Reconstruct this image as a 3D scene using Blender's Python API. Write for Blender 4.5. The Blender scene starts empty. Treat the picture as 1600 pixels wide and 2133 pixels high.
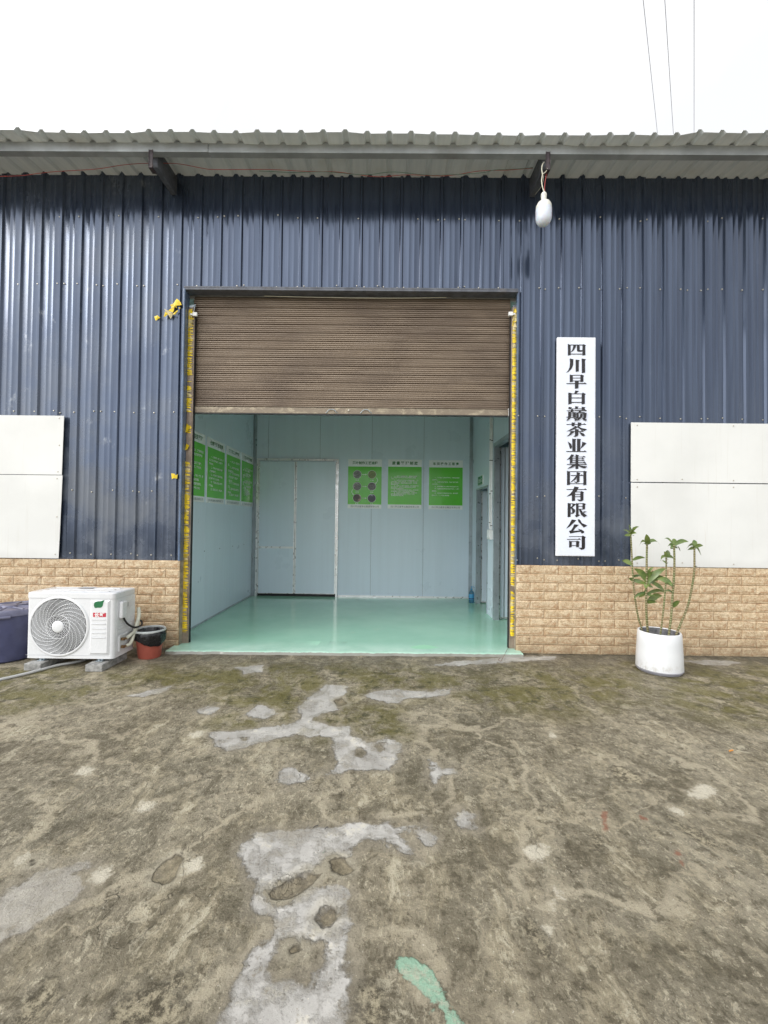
import bpy, bmesh, math, random
import numpy as np
from mathutils import Vector, Matrix, noise as mn
random.seed(7)
R = math.radians
sc = bpy.context.scene
C = sc.collection

# ------------------------------------------------------------------ camera
CAM_H, PITCH, YAW, ROLL, FPX = 1.36, R(0.97), R(0.48), R(0.70), 900.0
_fw = Vector((-math.sin(YAW)*math.cos(PITCH), math.cos(YAW)*math.cos(PITCH), math.sin(PITCH)))
_rt = Vector((math.cos(YAW), math.sin(YAW), 0)); _up = _rt.cross(_fw)
_r2 = math.cos(ROLL)*_rt + math.sin(ROLL)*_up
_u2 = -math.sin(ROLL)*_rt + math.cos(ROLL)*_up
cam = bpy.data.cameras.new('camera'); camo = bpy.data.objects.new('camera', cam); C.objects.link(camo)
camo.matrix_world = Matrix((( _r2.x, _u2.x, -_fw.x, 0), (_r2.y, _u2.y, -_fw.y, 0), (_r2.z, _u2.z, -_fw.z, CAM_H), (0, 0, 0, 1)))
cam.sensor_fit = 'HORIZONTAL'; cam.sensor_width = 36; cam.lens = 36*FPX/1600
cam.clip_start = 0.05; cam.clip_end = 2000
sc.camera = camo
O = Vector((0, 0, CAM_H))
def ray(x, y): return _fw + _r2*((x-800)/FPX) - _u2*((y-1066.5)/FPX)
def atY(x, y, Y): d = ray(x, y); return O + d*(Y/d.y)
def atZ(x, y, Z=0.0): d = ray(x, y); return O + d*((Z-CAM_H)/d.z)

# ------------------------------------------------------------------ sky, sun, exposure
SUN_DIR = Vector((-0.80, -0.46, 0.55)).normalized()      # towards the sun
w = bpy.data.worlds.new('World'); sc.world = w; w.use_nodes = True
nt = w.node_tree; nt.nodes.clear(); nd = nt.nodes.new; lk = nt.links.new
out = nd('ShaderNodeOutputWorld'); bg = nd('ShaderNodeBackground'); bg.inputs[1].default_value = 0.1
sky = nd('ShaderNodeTexSky'); sky.sky_type = 'NISHITA'; sky.sun_disc = False
sky.sun_elevation = math.asin(SUN_DIR.z); sky.sun_rotation = math.atan2(SUN_DIR.x, SUN_DIR.y)
tc = nd('ShaderNodeTexCoord')
no = nd('ShaderNodeTexNoise'); no.inputs['Scale'].default_value = 2.6; no.inputs['Detail'].default_value = 5; no.inputs['Roughness'].default_value = 0.5
lk(tc.outputs['Generated'], no.inputs['Vector'])
rp = nd('ShaderNodeValToRGB'); lk(no.outputs[0], rp.inputs[0])
rp.color_ramp.elements[0].position = 0.36; rp.color_ramp.elements[0].color = (0.90, 0.91, 0.93, 1)
rp.color_ramp.elements[1].position = 0.56; rp.color_ramp.elements[1].color = (1.0, 1.0, 1.0, 1)
dt = nd('ShaderNodeVectorMath'); dt.operation = 'DOT_PRODUCT'; lk(tc.outputs['Generated'], dt.inputs[0]); dt.inputs[1].default_value = SUN_DIR
mr = nd('ShaderNodeMapRange'); lk(dt.outputs['Value'], mr.inputs[0])
mr.inputs[1].default_value = 0.25; mr.inputs[2].default_value = 1.0; mr.inputs[3].default_value = 8.7; mr.inputs[4].default_value = 23.0
mu = nd('ShaderNodeVectorMath'); mu.operation = 'SCALE'; lk(rp.outputs[0], mu.inputs[0]); lk(mr.outputs[0], mu.inputs['Scale'])
mx = nd('ShaderNodeMix'); mx.data_type = 'RGBA'; mx.inputs[0].default_value = 0.92
lk(sky.outputs[0], mx.inputs[6]); lk(mu.outputs[0], mx.inputs[7]); lk(mx.outputs[2], bg.inputs[0]); lk(bg.outputs[0], out.inputs[0])
sl = bpy.data.lights.new('sun', 'SUN'); sl.energy = 1.0; sl.angle = R(24); sl.color = (1.0, 0.96, 0.9)
so = bpy.data.objects.new('sun', sl); C.objects.link(so); so.rotation_euler = SUN_DIR.to_track_quat('Z', 'Y').to_euler()
so.location = (-6, -6, 12)
vs = sc.view_settings; vs.view_transform = 'Standard'; vs.look = 'None'; vs.exposure = 0.44; vs.gamma = 1.0

# ------------------------------------------------------------------ materials
class NT:
    def __init__(s, name):
        s.m = bpy.data.materials.new(name); s.m.use_nodes = True; s.t = s.m.node_tree
        s.b = s.t.nodes['Principled BSDF']; s.tc = None
    def n(s, k): return s.t.nodes.new(k)
    def l(s, a, b): s.t.links.new(a, b)
    def set(s, sock, v):
        if hasattr(v, 'is_output'): s.l(v, sock)
        elif isinstance(v, (tuple, list)) and len(v) == 3 and sock.type == 'RGBA': sock.default_value = (*v, 1)
        else: sock.default_value = v
    def co(s, kind='Object', scale=None, rot=None):
        if s.tc is None: s.tc = s.n('ShaderNodeTexCoord')
        o = s.tc.outputs[kind]
        if scale or rot:
            mp = s.n('ShaderNodeMapping'); s.l(o, mp.inputs[0])
            if scale: mp.inputs['Scale'].default_value = scale
            if rot: mp.inputs['Rotation'].default_value = rot
            o = mp.outputs[0]
        return o
    def geo(s, scale=None, rot=None):
        o = s.n('ShaderNodeNewGeometry').outputs['Position']
        if scale or rot:
            mp = s.n('ShaderNodeMapping'); s.l(o, mp.inputs[0])
            if scale: mp.inputs['Scale'].default_value = scale
            if rot: mp.inputs['Rotation'].default_value = rot
            o = mp.outputs[0]
        return o
    def noise(s, sc_, det=4, ro=0.55, vec=None, dist=0, color=False):
        q = s.n('ShaderNodeTexNoise'); q.inputs['Scale'].default_value = sc_; q.inputs['Detail'].default_value = det
        q.inputs['Roughness'].default_value = ro; q.inputs['Distortion'].default_value = dist
        s.l(vec if vec is not None else s.geo(), q.inputs['Vector']); return q.outputs[1 if color else 0]
    def vor(s, sc_, feat='F1', vec=None, out='Distance'):
        q = s.n('ShaderNodeTexVoronoi'); q.feature = feat; q.inputs['Scale'].default_value = sc_
        s.l(vec if vec is not None else s.geo(), q.inputs['Vector']); return q.outputs[out]
    def wave(s, sc_, vec, dist=0, dirn='X'):
        q = s.n('ShaderNodeTexWave'); q.bands_direction = dirn; q.inputs['Scale'].default_value = sc_; q.inputs['Distortion'].default_value = dist
        s.l(vec, q.inputs['Vector']); return q.outputs[1]
    def rng(s, v, a, b, c=0.0, d=1.0, smooth=True):
        q = s.n('ShaderNodeMapRange'); q.interpolation_type = 'SMOOTHSTEP' if smooth else 'LINEAR'
        s.set(q.inputs[0], v)
        for i, x in enumerate((a, b, c, d)): q.inputs[i+1].default_value = x
        return q.outputs[0]
    def math(s, op, a, b=0.0):
        q = s.n('ShaderNodeMath'); q.operation = op; s.set(q.inputs[0], a); s.set(q.inputs[1], b); return q.outputs[0]
    def mix(s, f, a, b, mode='MIX'):
        q = s.n('ShaderNodeMix'); q.data_type = 'RGBA'; q.blend_type = mode
        s.set(q.inputs[0], f); s.set(q.inputs[6], a); s.set(q.inputs[7], b); return q.outputs[2]
    def attr(s, name):
        q = s.n('ShaderNodeAttribute'); q.attribute_name = name; return q.outputs['Fac']
    def sep(s, v):
        q = s.n('ShaderNodeSeparateXYZ'); s.l(v, q.inputs[0]); return q.outputs
    def addv(s, a, b):
        q = s.n('ShaderNodeVectorMath'); q.operation = 'ADD'; s.l(a, q.inputs[0]); s.l(b, q.inputs[1]); return q.outputs[0]
    def scalev(s, a, k):
        q = s.n('ShaderNodeVectorMath'); q.operation = 'SCALE'; s.l(a, q.inputs[0]); q.inputs['Scale'].default_value = k; return q.outputs[0]
    def bump(s, h, strength=0.3, dist=0.01, nrm=None):
        q = s.n('ShaderNodeBump'); q.inputs['Strength'].default_value = strength; q.inputs['Distance'].default_value = dist
        s.set(q.inputs['Height'], h)
        if nrm is not None: s.l(nrm, q.inputs['Normal'])
        return q.outputs[0]
    def done(s, col=None, rough=None, metal=None, nrm=None, **kw):
        if col is not None: s.set(s.b.inputs['Base Color'], col)
        if rough is not None: s.set(s.b.inputs['Roughness'], rough)
        if metal is not None: s.set(s.b.inputs['Metallic'], metal)
        if nrm is not None: s.l(nrm, s.b.inputs['Normal'])
        for k, v in kw.items(): s.set(s.b.inputs[k.replace('_', ' ')], v)
        return s.m

def simple(name, col, rough=0.5, metal=0.0, var=0.12, scale=9.0, bump=0.0, bscale=60, dirt=None, dirt_amt=0.3, coat=0.0, **kw):
    t = NT(name)
    n1 = t.noise(scale, 5, 0.6)
    k = t.rng(n1, 0.3, 0.7, 1-var, 1+var*0.6)
    c = t.mix(1.0, col, (1, 1, 1)); q = t.n('ShaderNodeVectorMath'); q.operation = 'SCALE'; q.inputs[0].default_value = col; t.l(k, q.inputs['Scale'])
    c = q.outputs[0]
    if dirt:
        d = t.rng(t.noise(scale*0.6, 8, 0.7), 0.5, 0.75, 0, dirt_amt); c = t.mix(d, c, dirt)
    r = t.rng(t.noise(scale*2.3, 4), 0.3, 0.7, max(rough-0.08, 0.02), min(rough+0.1, 1))
    nrm = t.bump(t.noise(bscale, 3), bump, 0.01) if bump else None
    return t.done(c, r, metal, nrm, Coat_Weight=coat, **kw)

M = {}
def cladding_mat():
    t = NT('blue_cladding_paint'); p = t.geo(); s = t.sep(p)
    st = t.noise(1.0, 6, 0.6, t.geo((26, 1, 0.9)))             # vertical run-off streaks
    st2 = t.noise(1.0, 5, 0.6, t.geo((70, 1, 1.6)))
    dust = t.noise(1.6, 6, 0.65)
    low = t.rng(s[2], 3.1, 1.0)                               # splash-dusted lower sheets
    left = t.rng(s[0], -1.6, -2.6)
    base = t.mix(t.rng(st, 0.35, 0.65), (0.047, 0.065, 0.107), (0.065, 0.088, 0.138))
    base = t.mix(t.math('MULTIPLY', t.rng(st2, 0.55, 0.72), 0.35), base, (0.036, 0.051, 0.088))
    d = t.math('MULTIPLY', t.rng(dust, 0.35, 0.7), t.math('ADD', t.math('MULTIPLY', low, 0.45), t.math('MULTIPLY', left, 0.22)))
    base = t.mix(d, base, (0.135, 0.15, 0.168))
    sm = t.noise(5.5, 6, 0.7, t.geo((1, 1, 0.55)))             # rubbed white smudges
    sm = t.math('MULTIPLY', t.rng(sm, 0.62, 0.78), t.math('ADD', t.math('MULTIPLY', left, 0.5), 0.10))
    base = t.mix(sm, base, (0.42, 0.44, 0.46))
    dk = t.math('MULTIPLY', t.rng(t.noise(7, 7, 0.75, t.geo((1.5, 1, 0.5))), 0.63, 0.72), t.math('MULTIPLY', t.rng(s[2], 2.0, 0.9), 0.55))
    base = t.mix(dk, base, (0.04, 0.045, 0.055))
    ro = t.math('ADD', t.rng(st, 0.3, 0.7, 0.20, 0.30), t.math('MULTIPLY', d, 0.6))
    nb = t.bump(t.noise(1.0, 3, 0.5, t.geo((9, 1, 0.8))), 0.045, 0.02)
    cr_ = t.math('ADD', t.rng(st, 0.35, 0.65, 0.10, 0.15), t.math('MULTIPLY', d, 0.45))
    ro = t.math('ADD', t.rng(st, 0.35, 0.65, 0.15, 0.19), t.math('MULTIPLY', d, 0.55))
    return t.done(base, ro, t.rng(d, 0.0, 0.6, 0.62, 0.18), nb, Coat_Weight=0.4, Coat_IOR=1.5, Coat_Roughness=cr_, Specular_IOR_Level=0.5)
M['clad'] = cladding_mat()

def brick_mat():
    t = NT('tan_rock_face_tile')
    a = t.noise(14, 6, 0.65); b = t.noise(90, 4, 0.7); c = t.noise(30, 7, 0.75, None, 0.6); cell = t.vor(8.5, 'F1', t.geo((0.42, 1, 1.29)), 'Color')
    col = t.mix(t.rng(a, 0.3, 0.7), (0.52, 0.40, 0.255), (0.68, 0.57, 0.40))
    col = t.mix(t.math('MULTIPLY', t.rng(c, 0.47, 0.62), 0.7), col, (0.37, 0.215, 0.115))
    vn = t.math('ABSOLUTE', t.math('SUBTRACT', t.noise(17, 4, 0.6, t.geo((0.8, 1, 1.4)), 1.0), 0.5)); col = t.mix(t.math('MULTIPLY', t.rng(vn, 0.022, 0.004), 0.55), col, (0.20, 0.11, 0.055))
    col = t.mix(t.math('MULTIPLY', t.rng(t.noise(24, 6, 0.7), 0.56, 0.68), 0.7), col, (0.80, 0.67, 0.46))
    col = t.mix(t.math('MULTIPLY', t.rng(b, 0.52, 0.68), 0.6), col, (0.74, 0.58, 0.36))
    col = t.mix(t.math('MULTIPLY', t.rng(b, 0.46, 0.36), 0.5), col, (0.33, 0.19, 0.09))
    v = t.attr('joint_and_chip')
    col = t.mix(t.rng(v, 0.4, 0.9), col, (0.36, 0.175, 0.075))
    z = t.sep(t.geo())[2]
    grime = t.math('MULTIPLY', t.rng(z, 0.30, 0.0), t.rng(t.noise(4, 6), 0.3, 0.7, 0.15, 0.65))
    col = t.mix(grime, col, (0.20, 0.145, 0.085))
    h = t.math('ADD', t.noise(55, 5, 0.7), t.math('MULTIPLY', t.noise(20, 5), 0.9))
    return t.done(col, 0.72, 0, t.bump(h, 0.8, 0.008), Specular_IOR_Level=0.3)
M['brick'] = brick_mat()

def roof_mat():
    t = NT('grey_roof_sheet'); s = t.sep(t.geo())
    a = t.noise(1.0, 6, 0.6, t.geo((18, 1.2, 1))); b = t.noise(2.2, 6, 0.6)
    c = t.mix(t.rng(a, 0.3, 0.7), (0.68, 0.735, 0.78), (0.78, 0.825, 0.86))
    c = t.mix(t.math('MULTIPLY', t.rng(b, 0.5, 0.75), 0.5), c, (0.60, 0.60, 0.57))
    return t.done(c, 0.42, 0, t.bump(t.noise(14, 3), 0.05, 0.01))
M['roof'] = roof_mat()
M['edge'] = simple('roof_sheet_edge', (0.70, 0.72, 0.74), 0.5)
M['purlin'] = simple('galvanised_purlin', (0.42, 0.45, 0.47), 0.42, 0.3, 0.25, 3, dirt=(0.2, 0.16, 0.12), dirt_amt=0.3)
M['bracket'] = simple('dark_painted_steel', (0.11, 0.12, 0.145), 0.45, 0.1, 0.3, 12, dirt=(0.17, 0.14, 0.11), dirt_amt=0.35)
M['rust'] = simple('rusty_steel', (0.16, 0.085, 0.05), 0.8, 0, 0.4, 25)
M['cleat'] = simple('dark_cleat_steel', (0.055, 0.042, 0.05), 0.6, 0, 0.4, 30, dirt=(0.14, 0.075, 0.055), dirt_amt=0.5)
def board_mat():
    t = NT('white_sheet_board'); s = t.sep(t.geo())
    c = t.mix(t.rng(t.noise(1.4, 5), 0.3, 0.7), (0.66, 0.67, 0.655), (0.73, 0.74, 0.725))
    st = t.math('MULTIPLY', t.rng(t.noise(1, 6, 0.65, t.geo((30, 1, 1.0))), 0.56, 0.75), 0.22)
    c = t.mix(st, c, (0.50, 0.48, 0.42))
    ru = t.math('MULTIPLY', t.rng(t.noise(1, 6, 0.7, t.geo((16, 1, 0.5))), 0.63, 0.74), t.rng(t.noise(2.3, 5), 0.45, 0.62, 0, 0.30)); c = t.mix(ru, c, (0.42, 0.30, 0.17))
    lo = t.math('MULTIPLY', t.rng(t.math('ADD', s[2], t.math('MULTIPLY', t.noise(5, 6), 0.12)), 1.07, 0.97), 0.22)
    c = t.mix(lo, c, (0.45, 0.45, 0.42))
    return t.done(c, 0.5, 0, t.bump(t.noise(2.2, 3), 0.12, 0.02))
M['board'] = board_mat()
def shutter_mat():
    t = NT('bronze_shutter_slats'); s = t.sep(t.geo())
    a = t.noise(1.1, 6, 0.6, t.geo((1, 1, 2.2))); b = t.noise(1.0, 6, 0.65, t.geo((2.5, 1, 40)))
    c = t.mix(t.rng(a, 0.32, 0.68), (0.165, 0.126, 0.096), (0.250, 0.195, 0.145))
    c = t.mix(t.math('MULTIPLY', t.rng(b, 0.45, 0.7), 0.3), c, (0.36, 0.30, 0.24))
    c = t.mix(t.math('MULTIPLY', t.rng(t.noise(2.5, 5, 0.6), 0.58, 0.75), 0.3), c, (0.13, 0.105, 0.09))
    return t.done(c, t.rng(a, 0.3, 0.7, 0.42, 0.32), 0.3)
M['shutter'] = shutter_mat()
def bar_mat():
    t = NT('scuffed_bottom_bar')
    a = t.noise(9, 8, 0.75, t.geo((1, 1, 1.6)), 1.0)
    c = t.mix(t.rng(a, 0.46, 0.66), (0.22, 0.18, 0.135), (0.40, 0.345, 0.25))
    return t.done(c, 0.5, 0.2, t.bump(a, 0.2, 0.005))
M['bar'] = bar_mat()
M['rail'] = simple('bronze_rail', (0.30, 0.24, 0.19), 0.42, 0.25, 0.3, 8)
M['rail_dark'] = simple('dark_channel', (0.012, 0.012, 0.014), 0.6)
M['tape'] = simple('yellow_tape', (0.85, 0.62, 0.02), 0.4, 0, 0.3, 22)
M['tape_pale'] = simple('pale_tape', (0.62, 0.52, 0.25), 0.42, 0, 0.3, 22)
M['plaster'] = simple('cement_render', (0.30, 0.26, 0.20), 0.9, 0, 0.4, 14, 0.5, 50, dirt=(0.16, 0.14, 0.10))
M['jamb'] = simple('blue_jamb_trim', (0.10, 0.15, 0.24), 0.3, 0.1, 0.3, 6, dirt=(0.02, 0.025, 0.03), dirt_amt=0.9, coat=0.3)
M['screw'] = simple('screw_head', (0.50, 0.47, 0.40), 0.35, 0.7)
M['black'] = simple('black_rubber', (0.014, 0.014, 0.016), 0.45)
M['white_plastic'] = simple('white_plastic', (0.78, 0.79, 0.79), 0.32, 0, 0.05)
def panel_mat(name, col):
    t = NT(name); p = t.geo(); s = t.sep(p)
    a = t.noise(1.0, 5, 0.6, t.geo((14, 14, 0.35))); b = t.noise(1.3, 5)
    q = t.n('ShaderNodeVectorMath'); q.operation = 'SCALE'; q.inputs[0].default_value = col
    t.l(t.rng(t.math('ADD', t.math('MULTIPLY', a, 0.6), t.math('MULTIPLY', b, 0.4)), 0.35, 0.65, 0.97, 1.02), q.inputs['Scale'])
    sp = t.rng(t.noise(150, 3, 0.6), 0.71, 0.76, 0, 0.5)
    c = t.mix(sp, q.outputs[0], (0.35, 0.36, 0.35))
    wv = t.math('ADD', t.wave(26, t.math('ADD', s[0], s[1]), 0), 0)
    h = t.math('ADD', t.math('MULTIPLY', t.noise(1, 3, 0.5, t.geo((60, 60, 0.6))), 0.5), t.noise(1.1, 3))
    return t.done(c, t.rng(b, 0.3, 0.7, 0.26, 0.4), 0, t.bump(h, 0.03, 0.02), Specular_IOR_Level=0.5)
M['panel'] = panel_mat('pale_sandwich_panel', (0.63, 0.735, 0.825))
M['alu'] = simple('aluminium_trim', (0.78, 0.79, 0.80), 0.32, 0.6, 0.10, 7)
M['alu_dull'] = simple('dull_trim', (0.40, 0.46, 0.50), 0.35, 0.5, 0.15, 7)
def epoxy_mat():
    t = NT('green_epoxy_floor'); s = t.sep(t.geo())
    a = t.noise(1.1, 6, 0.6); b = t.noise(6, 8, 0.7); sp = t.noise(48, 3, 0.6)
    c = t.mix(t.rng(a, 0.3, 0.7), (0.27, 0.53, 0.395), (0.33, 0.60, 0.455))
    c = t.mix(t.math('MULTIPLY', t.rng(b, 0.55, 0.72), 0.30), c, (0.36, 0.52, 0.40))
    door_light = t.math('MULTIPLY', t.rng(s[1], 4.75, 4.35), t.rng(t.noise(3.5, 7, 0.7), 0.3, 0.7, 0.35, 0.9))  # daylight falling in at the doorway, put into the floor colour
    c = t.mix(door_light, c, (0.52, 0.74, 0.63))
    c = t.mix(t.rng(sp, 0.71, 0.75, 0, 0.65), c, (0.10, 0.13, 0.10))
    e = t.attr('edge'); c = t.mix(t.rng(t.math('ADD', e, t.math('MULTIPLY', t.noise(30, 6), 0.5)), 0.75, 0.95), c, (0.22, 0.22, 0.19))
    pt = t.attr('paint'); c = t.mix(t.rng(t.math('ADD', pt, t.math('MULTIPLY', t.math('SUBTRACT', t.noise(14, 5), 0.5), 0.05)), 0.004, -0.004), c, (0.34, 0.68, 0.45))
    h = t.math('ADD', t.noise(1.7, 2), t.math('MULTIPLY', t.noise(11, 3), 0.10))
    return t.done(c, t.rng(b, 0.3, 0.7, 0.09, 0.18), 0, t.bump(h, 0.08, 0.02), Specular_IOR_Level=0.55)
M['epoxy'] = epoxy_mat()

def ground_mat():
    t = NT('weathered_concrete'); p = t.geo(); s = t.sep(p)
    half = lambda v, k: t.math('MULTIPLY', t.math('SUBTRACT', v, 0.5), k)
    wob = t.noise(2.3, 4, 0.6, p, 0, True)
    pw = t.addv(p, t.scalev(wob, 0.45)); ps = t.addv(t.geo((1.45, 0.62, 1), (0, 0, 0.22)), t.scalev(wob, 0.25))
    big = t.noise(0.75, 5, 0.6, pw); mid = t.noise(2.6, 9, 0.68, pw); fin = t.noise(16, 9, 0.76); grit = t.noise(95, 5, 0.75); str_ = t.noise(4.5, 9, 0.74, ps, 0.3)
    col = t.mix(t.rng(mid, 0.34, 0.66), (0.104, 0.091, 0.058), (0.305, 0.272, 0.200))
    col = t.mix(t.math('MULTIPLY', t.rng(big, 0.35, 0.65), 0.5), col, (0.215, 0.182, 0.122))
    # dirty pale scum lying in streaks, with hard broken edges
    col = t.mix(t.math('MULTIPLY', t.rng(str_, 0.50, 0.62), 0.52), col, (0.38, 0.325, 0.215))
    col = t.mix(t.math('MULTIPLY', t.rng(str_, 0.58, 0.66), 0.6), col, (0.60, 0.55, 0.42))
    col = t.mix(t.math('MULTIPLY', t.rng(str_, 0.44, 0.36), 0.55), col, (0.080, 0.066, 0.038))
    scab = t.noise(5.5, 9, 0.75, pw); col = t.mix(t.math('MULTIPLY', t.rng(scab, 0.585, 0.615), 0.6), col, (0.50, 0.455, 0.34))
    crisp = t.noise(38, 9, 0.8, t.addv(t.geo((1.5, 0.85, 1), (0, 0, 0.15)), t.scalev(wob, 0.2)))
    col = t.mix(t.math('MULTIPLY', t.rng(crisp, 0.545, 0.60), t.rng(mid, 0.38, 0.60, 0.25, 0.95)), col, (0.50, 0.45, 0.33))
    col = t.mix(t.math('MULTIPLY', t.rng(crisp, 0.45, 0.39), 0.7), col, (0.065, 0.053, 0.030))
    # snail-trail worn lines
    ln = t.math('ABSOLUTE', t.math('SUBTRACT', t.noise(1.15, 2, 0.45, t.addv(p, t.scalev(wob, 0.25))), 0.5))
    ln = t.math('MULTIPLY', t.rng(t.math('ADD', ln, half(t.noise(20, 6, 0.7), 0.02)), 0.018, 0.004), t.rng(t.noise(1.9, 5), 0.32, 0.54, 0, 0.85))
    col = t.mix(ln, col, (0.42, 0.37, 0.27))
    ln2 = t.math('ABSOLUTE', t.math('SUBTRACT', t.noise(2.1, 2, 0.5, t.addv(t.geo((1, 1, 1), (0, 0, 1.1)), t.scalev(wob, 0.5))), 0.47))
    col = t.mix(t.math('MULTIPLY', t.rng(t.math('ADD', ln2, half(t.noise(26, 6, 0.7), 0.03)), 0.016, 0.002), t.rng(t.noise(1.3, 5, 0.6, pw), 0.40, 0.56, 0, 0.65)), col, (0.42, 0.365, 0.26))
    # fine mottling
    col = t.mix(t.math('MULTIPLY', t.rng(fin, 0.52, 0.61), 0.72), col, (0.085, 0.070, 0.042))
    col = t.mix(t.math('MULTIPLY', t.rng(fin, 0.47, 0.38), 0.62), col, (0.40, 0.35, 0.245))
    # moss
    ms = t.attr('moss'); mo = t.math('MULTIPLY', ms, t.rng(t.noise(4.2, 8, 0.72, pw), 0.40, 0.58))
    col = t.mix(t.math('MULTIPLY', mo, 0.72), col, (0.125, 0.112, 0.020))
    col = t.mix(t.math('MULTIPLY', t.math('MULTIPLY', ms, t.rng(t.noise(9, 8, 0.75), 0.51, 0.62)), 0.8), col, (0.050, 0.047, 0.020))
    # grey damp stains next to the wall, then a darker broken band at its foot
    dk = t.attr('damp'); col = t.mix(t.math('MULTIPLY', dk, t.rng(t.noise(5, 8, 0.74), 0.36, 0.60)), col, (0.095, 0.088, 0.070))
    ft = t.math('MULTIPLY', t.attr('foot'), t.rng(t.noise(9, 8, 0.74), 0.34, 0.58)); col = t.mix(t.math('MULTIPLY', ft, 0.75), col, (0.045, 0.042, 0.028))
    # worn pale patches
    pa = t.math('ADD', t.attr('pale'), t.math('ADD', half(t.noise(9, 9, 0.75), 0.20), half(t.noise(45, 6, 0.75), 0.06)))
    col = t.mix(t.math('MULTIPLY', t.rng(pa, 0.05, 0.0), 0.35), col, (0.42, 0.37, 0.27))
    col = t.mix(t.math('MULTIPLY', t.rng(pa, 0.012, -0.02), 0.85), col, (0.62, 0.575, 0.465))
    # broken crumbly patches
    cr = t.attr('crumb'); cr = t.rng(t.math('ADD', cr, half(t.noise(12, 8, 0.75), 0.15)), 0.02, -0.02)
    crc = t.mix(t.rng(t.noise(34, 8, 0.8), 0.42, 0.58), (0.085, 0.070, 0.042), (0.56, 0.49, 0.34))
    col = t.mix(t.math('MULTIPLY', cr, 0.85), col, crc)
    # cement skim: thin grey screed left in ragged islands
    rag = t.math('ADD', half(t.noise(4.0, 9, 0.66), 0.15), t.math('ADD', half(t.noise(13, 8, 0.7), 0.085), half(t.noise(50, 5, 0.7), 0.025)))
    skd = t.math('ADD', t.attr('skim'), rag); sk = t.math('MULTIPLY', t.rng(skd, 0.012, -0.008), t.math('MULTIPLY', t.attr('film'), t.rng(t.noise(6, 9, 0.75), 0.44, 0.62, 1.0, 0.45)))
    skin = t.math('MULTIPLY', t.rng(t.math('ADD', skd, half(t.noise(8, 7, 0.7), 0.12)), 0.07, 0.0), 0.5); col = t.mix(skin, col, (0.33, 0.295, 0.23))
    skc = t.mix(t.rng(t.noise(3.5, 8, 0.7), 0.34, 0.66), (0.37, 0.355, 0.33), (0.50, 0.485, 0.455))
    skc = t.mix(t.math('MULTIPLY', t.rng(t.noise(7, 9, 0.78), 0.55, 0.63), 0.6), skc, (0.60, 0.56, 0.46))
    skc = t.mix(t.math('MULTIPLY', t.rng(t.noise(20, 8, 0.76), 0.58, 0.66), 0.65), skc, (0.22, 0.19, 0.135))
    rim = t.math('MULTIPLY', t.rng(skd, 0.032, 0.003), t.math('SUBTRACT', 1.0, sk))
    col = t.mix(t.math('MULTIPLY', rim, 0.12), col, (0.10, 0.078, 0.045))
    col = t.mix(sk, col, skc)
    # spilled floor paint and brick-red smears
    mi = t.rng(t.math('ADD', t.attr('mint'), half(t.noise(20, 8, 0.74), 0.06)), 0.003, -0.003)
    mic = t.mix(t.rng(t.noise(18, 9, 0.78), 0.46, 0.60), (0.30, 0.49, 0.355), (0.44, 0.47, 0.36))
    col = t.mix(t.math('MULTIPLY', mi, 0.93), col, mic)
    rd = t.rng(t.math('ADD', t.attr('red'), half(t.noise(30, 7, 0.72), 0.05)), 0.006, -0.006)
    col = t.mix(t.math('MULTIPLY', rd, 0.8), col, (0.26, 0.105, 0.062))
    pit0 = t.math('ADD', t.attr('pit'), half(t.noise(16, 7, 0.7), 0.04)); pit = t.rng(pit0, 0.004, -0.004)
    pc = t.mix(t.rng(t.noise(22, 8, 0.78), 0.40, 0.60), (0.095, 0.077, 0.045), (0.28, 0.235, 0.15)); col = t.mix(t.math('MULTIPLY', pit, 0.55), col, pc)
    ledge_shade = t.rng(t.math('ABSOLUTE', pit0), 0.010, 0.001); col = t.mix(t.math('MULTIPLY', t.math('MULTIPLY', ledge_shade, t.rng(t.noise(7, 5), 0.42, 0.6)), 0.32), col, (0.055, 0.043, 0.025))  # shade of the pit ledges painted as a broken dark outline
    hal = t.math('MULTIPLY', t.rng(pit0, 0.05, 0.01), t.math('SUBTRACT', 1.0, pit)); col = t.mix(t.math('MULTIPLY', hal, 0.4), col, (0.47, 0.43, 0.33))
    ck = t.math('ABSOLUTE', t.math('SUBTRACT', t.noise(0.9, 6, 0.62, t.geo((1.2, 0.8, 1))), 0.47)); ck = t.math('MULTIPLY', t.rng(ck, 0.0032, 0.0008), t.rng(t.noise(1.7, 3, 0.5), 0.50, 0.60))
    col = t.mix(t.math('MULTIPLY', ck, 0.30), col, (0.045, 0.036, 0.022))
    # white flecks and dark grit
    col = t.mix(t.rng(t.noise(75, 3, 0.6), 0.70, 0.73, 0, 0.8), col, (0.66, 0.62, 0.53))
    col = t.mix(t.rng(grit, 0.57, 0.66, 0, 0.5), col, (0.05, 0.042, 0.026))
    # height
    h = t.math('ADD', t.math('MULTIPLY', fin, 1.0), t.math('MULTIPLY', grit, 0.28))
    h = t.math('ADD', h, t.math('ADD', t.math('MULTIPLY', mid, 0.8), t.math('MULTIPLY', str_, 0.8)))
    h = t.math('ADD', t.math('MULTIPLY', h, t.math('SUBTRACT', 1.0, t.math('MULTIPLY', sk, 0.75))), t.math('MULTIPLY', sk, 0.55))
    h = t.math('ADD', h, t.math('MULTIPLY', t.math('MULTIPLY', cr, t.noise(40, 7, 0.8)), 1.2))
    h = t.math('ADD', h, t.math('MULTIPLY', mi, 0.25)); h = t.math('SUBTRACT', h, t.math('ADD', t.math('MULTIPLY', pit, 0.8), t.math('MULTIPLY', ck, 0.4)))
    ro = t.math('SUBTRACT', t.rng(fin, 0.3, 0.7, 0.52, 0.78), t.math('MULTIPLY', sk, 0.14))
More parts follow.
